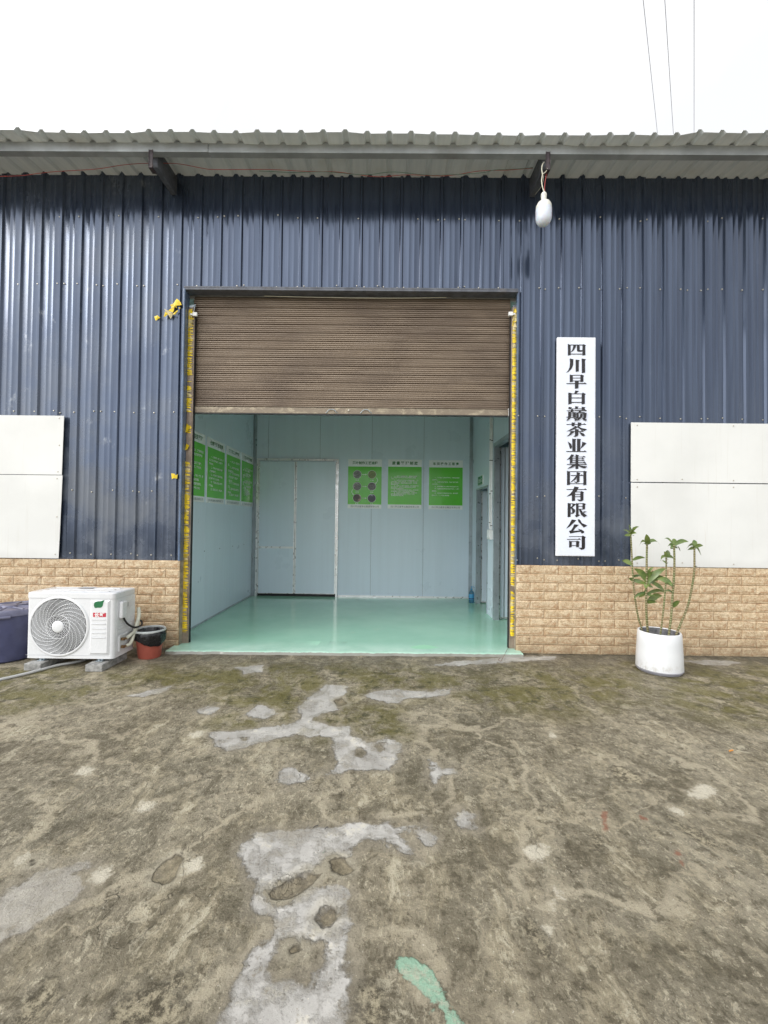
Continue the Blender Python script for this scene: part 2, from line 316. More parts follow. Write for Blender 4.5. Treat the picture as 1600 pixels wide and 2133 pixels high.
    return t.done(col, ro, 0, t.bump(h, 1.0, 0.018), Specular_IOR_Level=0.4)
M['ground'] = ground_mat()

M['ac'] = simple('white_enamel', (0.72, 0.735, 0.755), 0.3, 0, 0.04, 4, coat=0.3)
M['ac_dark'] = simple('fan_cavity', (0.010, 0.011, 0.013), 0.7)
M['ac_fan'] = simple('grey_fan_blade', (0.030, 0.032, 0.038), 0.5)
M['ac_mark'] = simple('embossed_seam', (0.45, 0.46, 0.48), 0.5)
M['leafgreen'] = simple('dark_green_print', (0.012, 0.14, 0.05), 0.4)
M['redprint'] = simple('red_print', (0.50, 0.025, 0.05), 0.4)
M['brass'] = simple('brass_valve', (0.40, 0.26, 0.13), 0.35, 0.8)
M['insul'] = simple('insulation_wrap', (0.62, 0.62, 0.52), 0.6, 0, 0.25, 20, 0.4, 40)
M['concrete'] = simple('concrete_block', (0.30, 0.30, 0.29), 0.9, 0, 0.4, 22, 0.6, 70)
M['hose'] = simple('grey_hose', (0.50, 0.51, 0.51), 0.4, 0, 0.15)
M['tub'] = simple('blue_violet_plastic', (0.060, 0.067, 0.140), 0.38, 0, 0.25, 5, dirt=(0.30, 0.30, 0.34), dirt_amt=0.3)
M['lid'] = simple('faded_lid_plastic', (0.15, 0.155, 0.235), 0.45, 0, 0.3, 6, dirt=(0.42, 0.40, 0.42), dirt_amt=0.6)
M['bin'] = simple('brick_red_plastic', (0.42, 0.105, 0.075), 0.42, 0, 0.1, 8)
M['binrim'] = simple('pale_rim_plastic', (0.50, 0.53, 0.53), 0.4)
M['bag'] = simple('black_bag_film', (0.010, 0.010, 0.013), 0.22, 0, 0.3, 30, 0.5, 30)
def pot_mat():
    t = NT('white_glazed_pot'); s = t.sep(t.geo())
    c = t.mix(t.rng(t.noise(3.5, 6), 0.3, 0.7), (0.66, 0.68, 0.70), (0.74, 0.755, 0.77))
    c = t.mix(t.math('MULTIPLY', t.rng(t.noise(7, 8, 0.75, t.geo((1, 1, 0.3))), 0.58, 0.72), 0.35), c, (0.5, 0.48, 0.43))
    c = t.mix(t.math('MULTIPLY', t.rng(s[2], 0.13, 0.02), t.rng(t.noise(22, 8, 0.75), 0.45, 0.65, 0, 0.6)), c, (0.33, 0.29, 0.22))
    return t.done(c, 0.3, 0, None, Coat_Weight=0.15)
M['pot'] = pot_mat()
M['pot_in'] = simple('stained_pot_inside', (0.17, 0.17, 0.18), 0.7, 0, 0.5, 16, dirt=(0.40, 0.38, 0.34))
M['saucer'] = simple('grey_saucer', (0.30, 0.30, 0.34), 0.5, 0, 0.2)
M['soil'] = simple('potting_soil', (0.055, 0.042, 0.03), 0.95, 0, 0.6, 40, 0.9, 60, dirt=(0.2, 0.17, 0.12))
def stem_mat():
    t = NT('ringed_stem'); s = t.sep(t.geo())
    wv = t.wave(1.0, t.scalev(t.geo(), 14.0), 2.5, 'Z')
    c = t.mix(t.rng(t.noise(9, 4), 0.3, 0.7), (0.10, 0.13, 0.035), (0.16, 0.125, 0.055))
    c = t.mix(t.math('MULTIPLY', t.rng(wv, 0.80, 0.97), 0.75), c, (0.42, 0.40, 0.24))
    c = t.mix(t.math('MULTIPLY', t.rng(t.noise(50, 4, 0.7), 0.55, 0.7), 0.4), c, (0.36, 0.32, 0.24))
    return t.done(c, 0.55, 0, t.bump(wv, 0.4, 0.004))
M['stem'] = stem_mat()
def leaf_mat():
    t = NT('dracaena_leaf')
    c = t.mix(t.rng(t.noise(11, 4), 0.3, 0.7), (0.065, 0.115, 0.028), (0.17, 0.22, 0.06))
    c = t.mix(t.math('MULTIPLY', t.rng(t.noise(25, 5, 0.7), 0.6, 0.72), 0.5), c, (0.22, 0.20, 0.06))
    return t.done(c, 0.33, 0, t.bump(t.noise(60, 3), 0.15, 0.004))
M['leaf'] = leaf_mat()
M['wire_red'] = simple('red_wire', (0.40, 0.06, 0.05), 0.5)
M['wire_green'] = simple('green_wire', (0.03, 0.15, 0.10), 0.5)
M['wire_black'] = simple('black_wire', (0.03, 0.03, 0.035), 0.6)
M['wire_sky'] = simple('aluminium_cable', (0.30, 0.31, 0.38), 0.5)
M['cream'] = simple('cream_sheath', (0.66, 0.64, 0.52), 0.45)
M['bulb_base'] = simple('bulb_housing', (0.76, 0.76, 0.70), 0.35, 0, 0.05)
M['bulb'] = simple('opal_diffuser', (0.68, 0.74, 0.84), 0.28, 0, 0.04, Subsurface_Weight=0.25)
M['sign'] = simple('sign_white', (0.74, 0.79, 0.90), 0.28, 0, 0.03, 2)
M['sign_edge'] = simple('sign_rim', (0.82, 0.84, 0.88), 0.3)
M['ink'] = simple('gloss_black_letter', (0.016, 0.015, 0.017), 0.22, 0, 0.1)
M['green'] = simple('poster_green', (0.13, 0.56, 0.055), 0.16, 0, 0.05, 3, 0.05, 5)
M['sheet'] = simple('poster_white', (0.86, 0.89, 0.89), 0.2, 0, 0.03, 3, 0.05, 5)
M['txt_green'] = simple('poster_green_ink', (0.02, 0.16, 0.035), 0.4)
M['txt_white'] = simple('poster_white_ink', (0.78, 0.85, 0.76), 0.4)
M['txt_grey'] = simple('poster_grey_ink', (0.12, 0.16, 0.17), 0.4)
M['exit'] = simple('exit_green', (0.015, 0.19, 0.075), 0.3)
M['bottle'] = simple('blue_clear_plastic', (0.10, 0.30, 0.44), 0.12, 0, 0.1, 20, Transmission_Weight=0.55)
M['bottle_label'] = simple('blue_label', (0.05, 0.30, 0.55), 0.35)
M['navy'] = simple('navy_band', (0.01, 0.03, 0.10), 0.4)
M['butt'] = simple('orange_filter', (0.65, 0.28, 0.06), 0.7)

# ------------------------------------------------------------------ mesh helpers
class MB:
    def __init__(s): s.v = []; s.f = []; s.mi = []
    def add(s, vs, fs, mi=0):
        k = len(s.v); s.v += [tuple(x) for x in vs]
        for f in fs: s.f.append([i+k for i in f]); s.mi.append(mi)
    def box(s, a, b, mi=0):
        (x0, y0, z0), (x1, y1, z1) = [min(p, q) for p, q in zip(a, b)], [max(p, q) for p, q in zip(a, b)]
        s.add([(x0,y0,z0),(x1,y0,z0),(x1,y1,z0),(x0,y1,z0),(x0,y0,z1),(x1,y0,z1),(x1,y1,z1),(x0,y1,z1)],
              [(0,3,2,1),(4,5,6,7),(0,1,5,4),(1,2,6,5),(2,3,7,6),(3,0,4,7)], mi)
        return s
    def tube(s, pts, r, n=8, mi=0, caps=True):
        pts = [Vector(p) for p in pts]; m = len(pts); rs = r if isinstance(r, (list, tuple)) else [r]*m
        d0 = (pts[1]-pts[0]).normalized(); ref = Vector((0,0,1)) if abs(d0.z) < 0.9 else Vector((1,0,0))
        u = d0.cross(ref).normalized(); vs = []
        for i, p in enumerate(pts):
            d = (pts[min(i+1,m-1)]-pts[max(i-1,0)]).normalized(); u = (u-d*u.dot(d)).normalized(); v = d.cross(u)
            for k in range(n):
                a = 2*math.pi*k/n; vs.append(p+(u*math.cos(a)+v*math.sin(a))*rs[i])
        fs = [(i*n+k, i*n+(k+1)%n, (i+1)*n+(k+1)%n, (i+1)*n+k) for i in range(m-1) for k in range(n)]
        if caps: fs += [tuple(range(n))[::-1], tuple((m-1)*n+k for k in range(n))]
        s.add(vs, fs, mi); return s
    def lathe(s, prof, c=(0,0,0), n=48, mi=0, fn=None):
        vs = []
        for (r, z) in prof:
            for k in range(n):
                a = 2*math.pi*k/n; rr, zz = (r, z) if fn is None else fn(r, z, a)
                vs.append((c[0]+rr*math.cos(a), c[1]+rr*math.sin(a), c[2]+zz))
        m = len(prof)
        s.add(vs, [(i*n+k, i*n+(k+1)%n, (i+1)*n+(k+1)%n, (i+1)*n+k) for i in range(m-1) for k in range(n)], mi); return s
    def prism(s, poly, y0, y1, mi=0):
        """poly: (x, z) outline; front face at y0 (towards the camera), back at y1"""
        n = len(poly); ar = sum(poly[i][0]*poly[(i+1)%n][1]-poly[(i+1)%n][0]*poly[i][1] for i in range(n))
        if ar < 0: poly = poly[::-1]
        vs = [(x, y0, z) for x, z in poly]+[(x, y1, z) for x, z in poly]
        s.add(vs, [tuple(range(n)), tuple(range(2*n-1, n-1, -1))]+[(i, i+n, (i+1)%n+n, (i+1)%n) for i in range(n)], mi); return s
    def build(s, name, mats, parent=None, smooth=None, bevel=0, seg=2):
        me = bpy.data.meshes.new(name); me.from_pydata(s.v, [], s.f)
        if not isinstance(mats, (list, tuple)): mats = [mats]
        for m in mats: me.materials.append(m)
        me.polygons.foreach_set('material_index', s.mi)
        if smooth is not None:
            me.polygons.foreach_set('use_smooth', [True]*len(s.f)); me.set_sharp_from_angle(angle=R(smooth))
        me.update(); o = bpy.data.objects.new(name, me); C.objects.link(o)
        if parent is not None: o.parent = parent
        if bevel:
            bv = o.modifiers.new('bevel', 'BEVEL'); bv.width = bevel; bv.segments = seg; bv.limit_method = 'ANGLE'; bv.angle_limit = R(40)
        return o
def thing(name, label, cat, loc=(0,0,0), rz=0, group=None):
    o = bpy.data.objects.new(name, None); C.objects.link(o); o.location = loc; o.rotation_euler = (0, 0, rz)
    o.empty_display_size = 0.1; return tag(o, label, cat, group)
def tag(o, label, cat, group=None):
    o['label'] = label; o['category'] = cat
    if group: o['group'] = group
    return o
def kind(o, k): o['kind'] = k; return o
def part(mb, name, mats, parent, **kw): return mb.build(name, mats, parent, **kw)
def jit(a): return random.uniform(-a, a)
def spline(pts, n=8):
    """Catmull-Rom through the points"""
    P = [Vector(p) for p in pts]; P = [P[0]*2-P[1]]+P+[P[-1]*2-P[-2]]; o = []
    for i in range(1, len(P)-2):
        a, b, c, d = P[i-1:i+3]
        for k in range(n):
            t = k/n; o.append(0.5*((2*b)+(c-a)*t+(2*a-5*b+4*c-d)*t*t+(3*b-a-3*c+d)*t**3))
    o.append(P[-2]); return o
FONT = bpy.data.fonts.load('<builtin>')
def text_mesh(name, s, parent, mat, center=None, left=None, width=None, height=None, bold=0.0, extrude=0.0, y=0.0, gap=1.0, line=1.0):
    """lettering facing -Y; scaled so that it is `width` wide or each line `height` tall"""
    cu = bpy.data.curves.new(name, 'FONT'); cu.body = s; cu.font = FONT; cu.size = 1; cu.offset = bold; cu.extrude = 0
    cu.space_character = gap; cu.space_line = line; cu.resolution_u = 2
    ob = bpy.data.objects.new(name, cu); C.objects.link(ob); dg = bpy.context.evaluated_depsgraph_get(); dg.update()
    me = bpy.data.meshes.new_from_object(ob.evaluated_get(dg)); bpy.data.objects.remove(ob)
    n = len(me.vertices); a = np.empty(n*3); me.vertices.foreach_get('co', a); a = a.reshape(-1, 3)
    lo, hi = a.min(0), a.max(0); k = width/(hi[0]-lo[0]) if width else height
    b = np.zeros_like(a)
    if center is not None:
        b[:, 0] = (a[:, 0]-(lo[0]+hi[0])/2)*k+center[0]; b[:, 2] = (a[:, 1]-(lo[1]+hi[1])/2)*k+center[1]
    else:
        b[:, 0] = (a[:, 0]-lo[0])*k+left[0]; b[:, 2] = (a[:, 1]-hi[1])*k+left[1]
    b[:, 1] = y
    me.vertices.foreach_set('co', b.ravel()); me.materials.clear(); me.materials.append(mat); me.update(); me.name = name
    o = bpy.data.objects.new(name, me); C.objects.link(o); o.parent = parent; return o

# ================================================================== GROUND
def pg(s): return [tuple(atZ(float(a), float(b))[:2]) for a, b in (q.split(',') for q in s.split())]
SKIM = ["440,1525 500,1522 565,1512 625,1505 625,1475 645,1455 680,1425 720,1430 725,1445 695,1460 710,1480 670,1487 645,1500 680,1510 725,1515 730,1533 765,1550 800,1540 825,1540 835,1560 830,1585 810,1608 770,1605 725,1607 685,1612 700,1590 695,1560 690,1535 625,1530 575,1540 510,1555 470,1565 450,1550",
 "265,1450 320,1437 355,1430 342,1440 300,1452", "755,1447 790,1440 830,1435 860,1440 900,1442 945,1435 935,1446 890,1453 840,1457 830,1465 800,1462 770,1455",
 "515,1490 540,1467 555,1470 575,1487 555,1500 530,1495", "410,1480 430,1473 455,1475 440,1487 420,1487", "577,1625 590,1605 605,1597 640,1617 600,1642",
 "495,1775 525,1745 575,1730 650,1725 700,1725 750,1720 800,1712 875,1717 885,1735 910,1750 890,1762 860,1730 830,1735 860,1770 857,1785 825,1765 800,1750 760,1750 735,1765 730,1790 690,1780 650,1810 600,1825 550,1860 560,1890 600,1895 640,1855 700,1840 725,1855 720,1920 710,1980 720,2045 722,2140 720,2300 430,2300 460,2140 490,2080 515,2010 565,1945 570,1910 530,1895 530,1850 510,1805",
 "-40,1880 0,1865 75,1810 175,1795 190,1805 150,1820 185,1845 125,1895 50,1940 0,1960 -40,1970", "892,1585 910,1590 917,1605 945,1600 942,1612 920,1617 912,1635 897,1625 902,1605",
 "950,1697 970,1690 980,1700 970,1710 985,1722 965,1720", "890,1385 950,1379 1050,1369 1160,1367 1150,1373 1050,1381 950,1387", "1425,1377 1500,1376 1545,1380 1520,1388 1480,1386", "490,1390 550,1385 545,1398 510,1404"]
SKIM_HOLES = ["555,2045 560,2005 580,1980 590,1955 625,1960 685,1955 680,1995 645,2050 615,2040 570,2055", "655,1910 675,1882 700,1890 702,1910 680,1935", "733,1560 750,1548 768,1565 757,1580 740,1575", "782,1555 800,1550 803,1562 790,1568", "505,1537 520,1533 522,1540 510,1543"]
PALE = ["1440,1640 1460,1628 1485,1640 1500,1658 1460,1665 1435,1655", "1095,1765 1118,1752 1140,1768 1130,1795 1105,1785", "1145,1865 1158,1845 1170,1860 1165,1890 1150,1895 1135,1880", "1142,1525 1152,1520 1160,1532 1150,1535", "1398,1680 1412,1678 1425,1690 1410,1695",
 "185,1830 205,1808 225,1810 220,1835 195,1855", "30,1795 48,1780 60,1775 58,1795 40,1805", "280,1685 300,1672 315,1678 300,1698", "155,1610 175,1595 200,1600 180,1618", "375,1825 400,1790 430,1780 420,1800 395,1825", "170,1780 180,1772 188,1780 178,1787",
 "385,1842 420,1835 400,1850", "830,1867 860,1858 850,1875", "1135,1935 1145,1940 1150,1955 1140,1955", "390,1530 420,1518 430,1525 405,1535", "590,1765 615,1745 625,1755 600,1772"]
CRUMB = ["1085,1905 1100,1900 1125,1940 1145,1990 1125,1998 1108,1970 1085,1925", "60,2070 110,2040 130,2060 100,2110 40,2160 0,2160", "350,2045 385,2030 400,2040 365,2060", "230,2090 330,2050 400,2090 390,2150 230,2160", "1270,1600 1290,1595 1330,1610 1340,1630 1290,1628", "1390,1700 1420,1710 1490,1755 1510,1775 1470,1765 1410,1725", "740,2085 780,2020 800,2060 790,2133 740,2140", "1230,1745 1250,1735 1258,1770 1240,1775"]
MINT = ["822,1995 840,1990 870,2000 900,2020 920,2055 940,2095 965,2135 1000,2200 960,2200 930,2133 920,2105 900,2080 875,2065 865,2050 840,2035 825,2010", "920,1727 960,1727 1000,1727 1000,1730 960,1731 920,1731", "893,2105 905,2105 903,2115 895,2115", "666,1778 676,1770 672,1780"]
RED = ["1253,1690 1268,1686 1264,1710 1268,1738 1258,1735", "1326,1695 1338,1697 1352,1707 1340,1712", "1405,1765 1420,1775 1418,1790 1426,1812 1416,1800 1410,1785"]
MOSS = [("260,1405 420,1395 640,1395 860,1400 1000,1425 760,1440 640,1450 480,1430 330,1425", 0.35), ("1075,1400 1290,1405 1300,1440 1150,1470 1000,1450", 0.35), ("1290,1383 1330,1378 1330,1398 1300,1398", 0.06), ("1430,1400 1620,1395 1620,1500 1450,1470", 0.4), ("-40,1405 120,1400 200,1440 0,1480", 0.25), ("480,1450 700,1440 720,1520 480,1510", 0.25), ("740,1480 820,1475 830,1530 750,1520", 0.15)]
PIT = ['315,1830 330,1800 370,1778 385,1785 360,1835 340,1845', '555,1862 600,1832 640,1812 666,1822 640,1850 608,1870 572,1874', '682,1786 715,1787 738,1812 720,1826 690,1812', '655,1910 675,1882 700,1890 702,1910 680,1935', '595,1965 625,1958 632,1975 605,1985', '695,1458 712,1452 725,1465 705,1472', '1382,1372 1400,1370 1405,1376 1388,1378', '60,1793 75,1786 80,1795 66,1802']
def sdf(poly, X, Y):
    P = np.array(poly); d = np.full(X.shape, 1e9); ins = np.zeros(X.shape, bool)
    for i in range(len(P)):
        a, b = P[i], P[(i+1) % len(P)]; e = b-a; L = (e*e).sum()+1e-12
        t = np.clip(((X-a[0])*e[0]+(Y-a[1])*e[1])/L, 0, 1)
        d = np.minimum(d, (X-a[0]-t*e[0])**2+(Y-a[1]-t*e[1])**2)
        c = (a[1] > Y) != (b[1] > Y)
        with np.errstate(divide='ignore', invalid='ignore'): ins ^= c & (X < (b[0]-a[0])*(Y-a[1])/(b[1]-a[1]+1e-15)+a[0])
    d = np.sqrt(d); return np.where(ins, -d, d)
def union(ps, X, Y):
    o = np.full(X.shape, 1.0)
    for p in ps: o = np.minimum(o, sdf(pg(p) if isinstance(p, str) else p, X, Y))
    return o
def ground():
    inner = np.arange(-4.4, 4.401, 0.022); g = [4.8, 5.5, 7, 10, 16, 30, 60, 120, 300, 700]
    xs = np.concatenate([-np.array(g)[::-1], inner, g]); yi = np.arange(0.75, 4.52, 0.022)
    ys = np.concatenate([[-700, -300, -100, -40, -15, -6, -2.5, -1, 0, 0.4], yi, [4.8, 5.5, 7, 10, 16, 30, 60, 120, 300, 700]])
    X, Y = np.meshgrid(xs, ys); near = (np.abs(X) < 4.41) & (Y > 0.74) & (Y < 4.53)
    A = {}
    sk = union(SKIM, X, Y); sk = np.maximum(sk, -union(SKIM_HOLES, X, Y)); A['skim'] = sk
    fl = np.ones(X.shape); fl = np.where(sdf(pg(SKIM[7]), X, Y) < 0.2, 0.5, fl); A['film'] = fl
    A['pale'] = union(PALE, X, Y); A['crumb'] = union(CRUMB, X, Y); A['mint'] = union(MINT, X, Y); A['red'] = union(RED, X, Y)
    mo = np.zeros(X.shape)
    for p, soft in MOSS: mo = np.maximum(mo, np.clip(1-sdf(pg(p), X, Y)/soft, 0, 1))
    A['moss'] = mo; A['pit'] = union(PIT, X, Y)
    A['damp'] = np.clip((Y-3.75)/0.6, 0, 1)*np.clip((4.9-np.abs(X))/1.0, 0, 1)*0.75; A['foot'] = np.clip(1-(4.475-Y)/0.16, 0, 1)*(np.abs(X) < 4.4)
    for k in A:
        A[k] = np.where(near, np.clip(A[k], -0.4, 1.0), 1.0 if k in ('skim', 'pale', 'crumb', 'mint', 'red', 'pit') else 0.0)
    Z = np.zeros(X.shape)
    for i, j in zip(*np.nonzero(near)):
        x, y = X[i, j], Y[i, j]
        Z[i, j] = 0.006*mn.noise(Vector((x*2.1, y*2.1, 0)))+0.0035*mn.noise(Vector((x*7, y*7, 3)))+0.002*mn.noise(Vector((x*19, y*19, 5)))
    hole = union(SKIM_HOLES[1:], X, Y); Z -= np.where(near, 0.012*np.clip(-hole/0.03, 0, 1), 0)
    Z -= np.where(near, 0.010*np.clip((0.01-A['pit'])/0.025, 0, 1), 0)
    Z -= np.where(near, 0.008*np.clip(-A['crumb']/0.04, 0, 1), 0)
    fade = np.clip((4.5-Y)/0.3, 0, 1); Z = Z*np.where(near, fade, 0)
    n, m = X.shape; me = bpy.data.meshes.new('ground')
    idx = np.arange(n*m).reshape(n, m); F = np.stack([idx[:-1, :-1], idx[:-1, 1:], idx[1:, 1:], idx[1:, :-1]], -1).reshape(-1, 4)
    me.from_pydata(np.stack([X, Y, Z], -1).reshape(-1, 3).tolist(), [], F.tolist())
    for k, v in A.items():
        at = me.attributes.new(k, 'FLOAT', 'POINT'); at.data.foreach_set('value', v.ravel().astype(np.float32))
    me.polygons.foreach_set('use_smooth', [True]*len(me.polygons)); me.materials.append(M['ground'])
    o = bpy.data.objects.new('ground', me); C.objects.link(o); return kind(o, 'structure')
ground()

# ================================================================== FACTORY BUILDING (outside)
XL0, XR0, ZTOP = -2.165, 1.335, 3.757        # shutter opening
YW, ZB = 4.50, 0.905
PITCHX, RIB0 = 0.2115, -0.102
bld = thing('factory_building', 'long shed with dark blue ribbed metal walls above a tan brick base', 'factory building', (-0.4, 4.5, 0))
BI = Matrix.Translation((0.4, -4.5, 0))
def bpart(mb, name, mats, **kw):
    o = part(mb, name, mats, bld, **kw); o.matrix_parent_inverse = BI; return o

def cladding():
    cols = []
    k0, k1 = -29, 30
    for k in range(k0, k1):
        x = RIB0+k*PITCHX; h = 0.0205
        cols += [(x-0.0215, 0), (x-0.0095, h), (x+0.0095, h), (x+0.0215, 0)]
        for fr in (0.37, 0.63):
            c = x+fr*PITCHX+0.003; cols += [(c-0.010, 0), (c-0.004, 0.0022), (c+0.004, 0.0022), (c+0.010, 0)]
        if k % 4 == 0: cols += [(x+0.0275, 0.0), (x+0.0285, -0.0014)]
    for cx in (XL0, XR0):
        a = max(c for c in cols if c[0] < cx); b = min(c for c in cols if c[0] > cx)
        f = (cx-a[0])/(b[0]-a[0]); cols.append((cx, a[1]+f*(b[1]-a[1])))
    cols.sort()
    zs = sorted(set([ZB-0.012]+list(np.arange(1.0, 3.75, 0.11))+[ZTOP]+list(np.arange(3.86, 5.0, 0.09))+[5.06]))
    mb = MB(); V = {}
    rng = random.Random(3); tilt = {k: rng.uniform(-1, 1)*0.0022 for k in range(-40, 40)}; off = {k: rng.uniform(-1, 1)*0.0015 for k in range(-40, 40)}
    for i, (x, h) in enumerate(cols):
        kk = math.floor((x-RIB0)/PITCHX); fr = (x-RIB0)/PITCHX-kk; sh = kk//4
        for j, z in enumerate(zs):
            w = 0.0035*mn.noise(Vector((x*0.8, z*0.7, sh*3.1)))+0.0016*mn.noise(Vector((x*4.1, z*2.0, 9)))
            w += tilt[kk]*(fr-0.5)*math.sin(3.1*fr)+off[kk]*math.sin(math.pi*fr)
            V[i, j] = len(mb.v); mb.v.append((x+0.004*mn.noise(Vector((kk*1.7, z*0.8, 2))), YW-h+w, z))
    for i in range(len(cols)-1):
        for j in range(len(zs)-1):
            xm, zm = (cols[i][0]+cols[i+1][0])/2, (zs[j]+zs[j+1])/2
            if XL0 < xm < XR0 and zm < ZTOP: continue
            mb.f.append([V[i, j], V[i+1, j], V[i+1, j+1], V[i, j+1]]); mb.mi.append(0)
    # screw heads: rows along the hidden rails
    for zr, pr in ((4.52, 0.55), (3.80, 0.95), (2.45, 0.9), (1.62, 0.35), (0.965, 0.9)):
        for k in range(k0+2, k1-2):
            for side in (-1, 1):
                lap = k % 4 == 0
                if random.random() > (pr if (side < 0 or lap) else pr*0.12): continue
                x = RIB0+k*PITCHX+side*0.034+jit(0.006); z = zr+jit(0.012)+(0.03*random.random() if zr > 4 else 0)
                if XL0-0.01 < x < XR0+0.01 and z < ZTOP+0.02: continue
                r = 0.0085; y = YW-0.0005
                vs = [(x, y-0.008, z)]+[(x+r*0.75*math.cos(a*math.pi/4), y-0.006, z+r*0.75*math.sin(a*math.pi/4)) for a in range(8)]+[(x+r*math.cos(a*math.pi/4), y+0.003, z+r*math.sin(a*math.pi/4)) for a in range(8)]
                mb.add(vs, [(0, 1+(a+1) % 8, 1+a) for a in range(8)]+[(1+a, 1+(a+1) % 8, 9+(a+1) % 8, 9+a) for a in range(8)], 1)
    return bpart(mb, 'wall_cladding', [M['clad'], M['screw']], smooth=24)
cladding()
# other sides of the shed
for nm, a, b in (('side_wall', (-6.26, 4.5, 0), (-6.20, 14, 5.0)), ('side_wall', (6.22, 4.5, 0), (6.28, 14, 5.0)), ('rear_wall', (-6.2, 13.94, 0), (6.22, 14, 5.8))):
    bpart(MB().box(a, b), nm, M['clad'])

def brick_base(x0, x1, corner):
    """tan rock-faced tiles: each tile a raised, chipped face between thin joints"""
    mb = MB(); jt = []
    H, L, Y0 = 0.0908, 0.289, 4.478
    rng = random.Random(11)
    for r in range(0, 10):
        z0 = 0.905-(r+1)*H; z1 = z0+H; z0 = max(z0, -0.02)
        if z1 <= 0: continue
        off = (L*0.5 if r % 2 else 0.0)
        x = (x1-off if corner == 'r' else x0+0.0-off)
        cells = []
        if corner == 'r':
            c = x1
            first = L*0.5 if r % 2 else L
            while c > x0: cells.append((max(c-first, x0), c)); c -= first; first = L
        else:
            c = x0; first = L*0.5 if r % 2 == 0 else L
            while c < x1: cells.append((c, min(c+first, x1))); c += first; first = L
        for a, b in cells:
            wdt = b-a; g = 0.0016; hh = z1-z0
            o = [(a, z0), (b, z0), (b, z1), (a, z1)]; q = [(a+g, z0+g), (b-g, z0+g), (b-g, z1-g), (a+g, z1-g)]
            m1 = [(a+0.006, z0+0.007), (b-0.007, z0+0.007), (b-0.007, z1-0.005), (a+0.006, z1-0.005)]
            # the chipped inner face
            inn = [(a+0.10*wdt+0.01+jit(.004), z0+0.30*hh+jit(.004)), (a+0.40*wdt+jit(.01), z0+0.22*hh+jit(.005)), (a+0.62*wdt+jit(.01), z0+0.30*hh+jit(.005)), (b-0.13*wdt+jit(.005), z0+0.27*hh+jit(.004)),
                   (b-0.10*wdt+jit(.004), z0+0.60*hh+jit(.004)), (b-0.05*wdt+jit(.004), z1-0.16*hh+jit(.003)), (a+0.55*wdt+jit(.01), z1-0.10*hh+jit(.004)), (a+0.09*wdt+jit(.006), z1-0.14*hh+jit(.003))]
            k = len(mb.v); dep = 0.0038+jit(0.0012)
            mb.v += [(p, Y0+0.004, z) for p, z in o]; jt += [1]*4
            mb.v += [(p, Y0, z) for p, z in q]; jt += [0.6]*4
            mb.v += [(p, Y0-0.0035, z) for p, z in m1]; jt += [0]*4
            mb.v += [(p, Y0-0.0035-dep+jit(0.0016), z) for p, z in inn]; jt += [0.66, 0.72, 0.66, 0.72, 0.62, 0.25, 0.0, 0.2]  # inner face coloured darker along its lower and right edges
            mb.v += [(sum(p for p, _ in inn)/8+jit(.02), Y0-0.0050-dep, sum(z for _, z in inn)/8+jit(.008))]; jt += [0]
            F = [(i, (i+1) % 4, 4+(i+1) % 4, 4+i) for i in range(4)]+[(4+i, 4+(i+1) % 4, 8+(i+1) % 4, 8+i) for i in range(4)]
            F += [(8, 13, 12), (8, 14, 13), (8, 9, 14), (9, 15, 14), (9, 16, 15), (9, 10, 16), (10, 17, 16), (10, 18, 17), (10, 11, 18), (11, 19, 18), (11, 8, 19), (8, 12, 19)]
            F += [(12+i, 12+(i+1) % 8, 20) for i in range(8)]
            for f in F: mb.f.append([k+i for i in f]); mb.mi.append(0)
    # body behind, coping and the rendered return into the doorway
    n0 = len(mb.v)
    mb.box((x0, Y0+0.0045, -0.05), (x1, 4.66, 0.9045), 1)
    o = bpart(mb, 'brick_base', [M['brick'], M['plaster']])
    at = o.data.attributes.new('joint_and_chip', 'FLOAT', 'POINT'); v = np.zeros(len(mb.v), np.float32); v[:n0] = jt; at.data.foreach_set('value', v)
brick_base(-6.2, -2.150, 'r'); brick_base(1.335, 6.2, 'l')

def corrugated_roof():
    P = 0.2025; xs = []; k0, k1 = -31, 32
    for k in range(k0, k1):
        x = -0.027+k*P; xs += [(x-0.034, 0, k), (x-0.014, 0.027, k), (x+0.014, 0.027, k), (x+0.034, 0, k)]
    ys = [3.917, 3.925, 4.0, 4.05, 4.15, 4.3, 4.5, 5, 7, 10, 14.1]
    def z(x, y, h, k, top):
        s = (k+1)//5; d = max(0, 1-(y-3.917)/0.5)
        sag = 0.010*mn.noise(Vector((x*0.7, 0.3, 1)))+0.008*math.sin(s*2.3)+0.003*math.sin(k*1.9)
        return 4.915+0.10*(y-3.917)+h+sag*d+0.008*mn.noise(Vector((x*0.5, y*0.4, 7)))+top
    mb = MB(); n, m = len(xs), len(ys)
    for top in (0, 0.004):
        for (x, h, k) in xs:
            jy = 0.016*math.sin(((k+1)//5)*1.7)
            for y in ys: mb.v.append((x, y+(jy if y < 3.95 else 0), z(x, y, h, k, top)))
    N = n*m
    for i in range(n-1):
        for j in range(m-1):
            a, b, c, d = i*m+j, (i+1)*m+j, (i+1)*m+j+1, i*m+j+1
            mb.f.append([a, d, c, b]); mb.mi.append(0); mb.f.append([N+a, N+b, N+c, N+d]); mb.mi.append(0)
        mb.f.append([i*m, (i+1)*m, N+(i+1)*m, N+i*m]); mb.mi.append(1)
    bpart(mb, 'corrugated_roof', [M['roof'], M['edge']], smooth=25)
corrugated_roof()
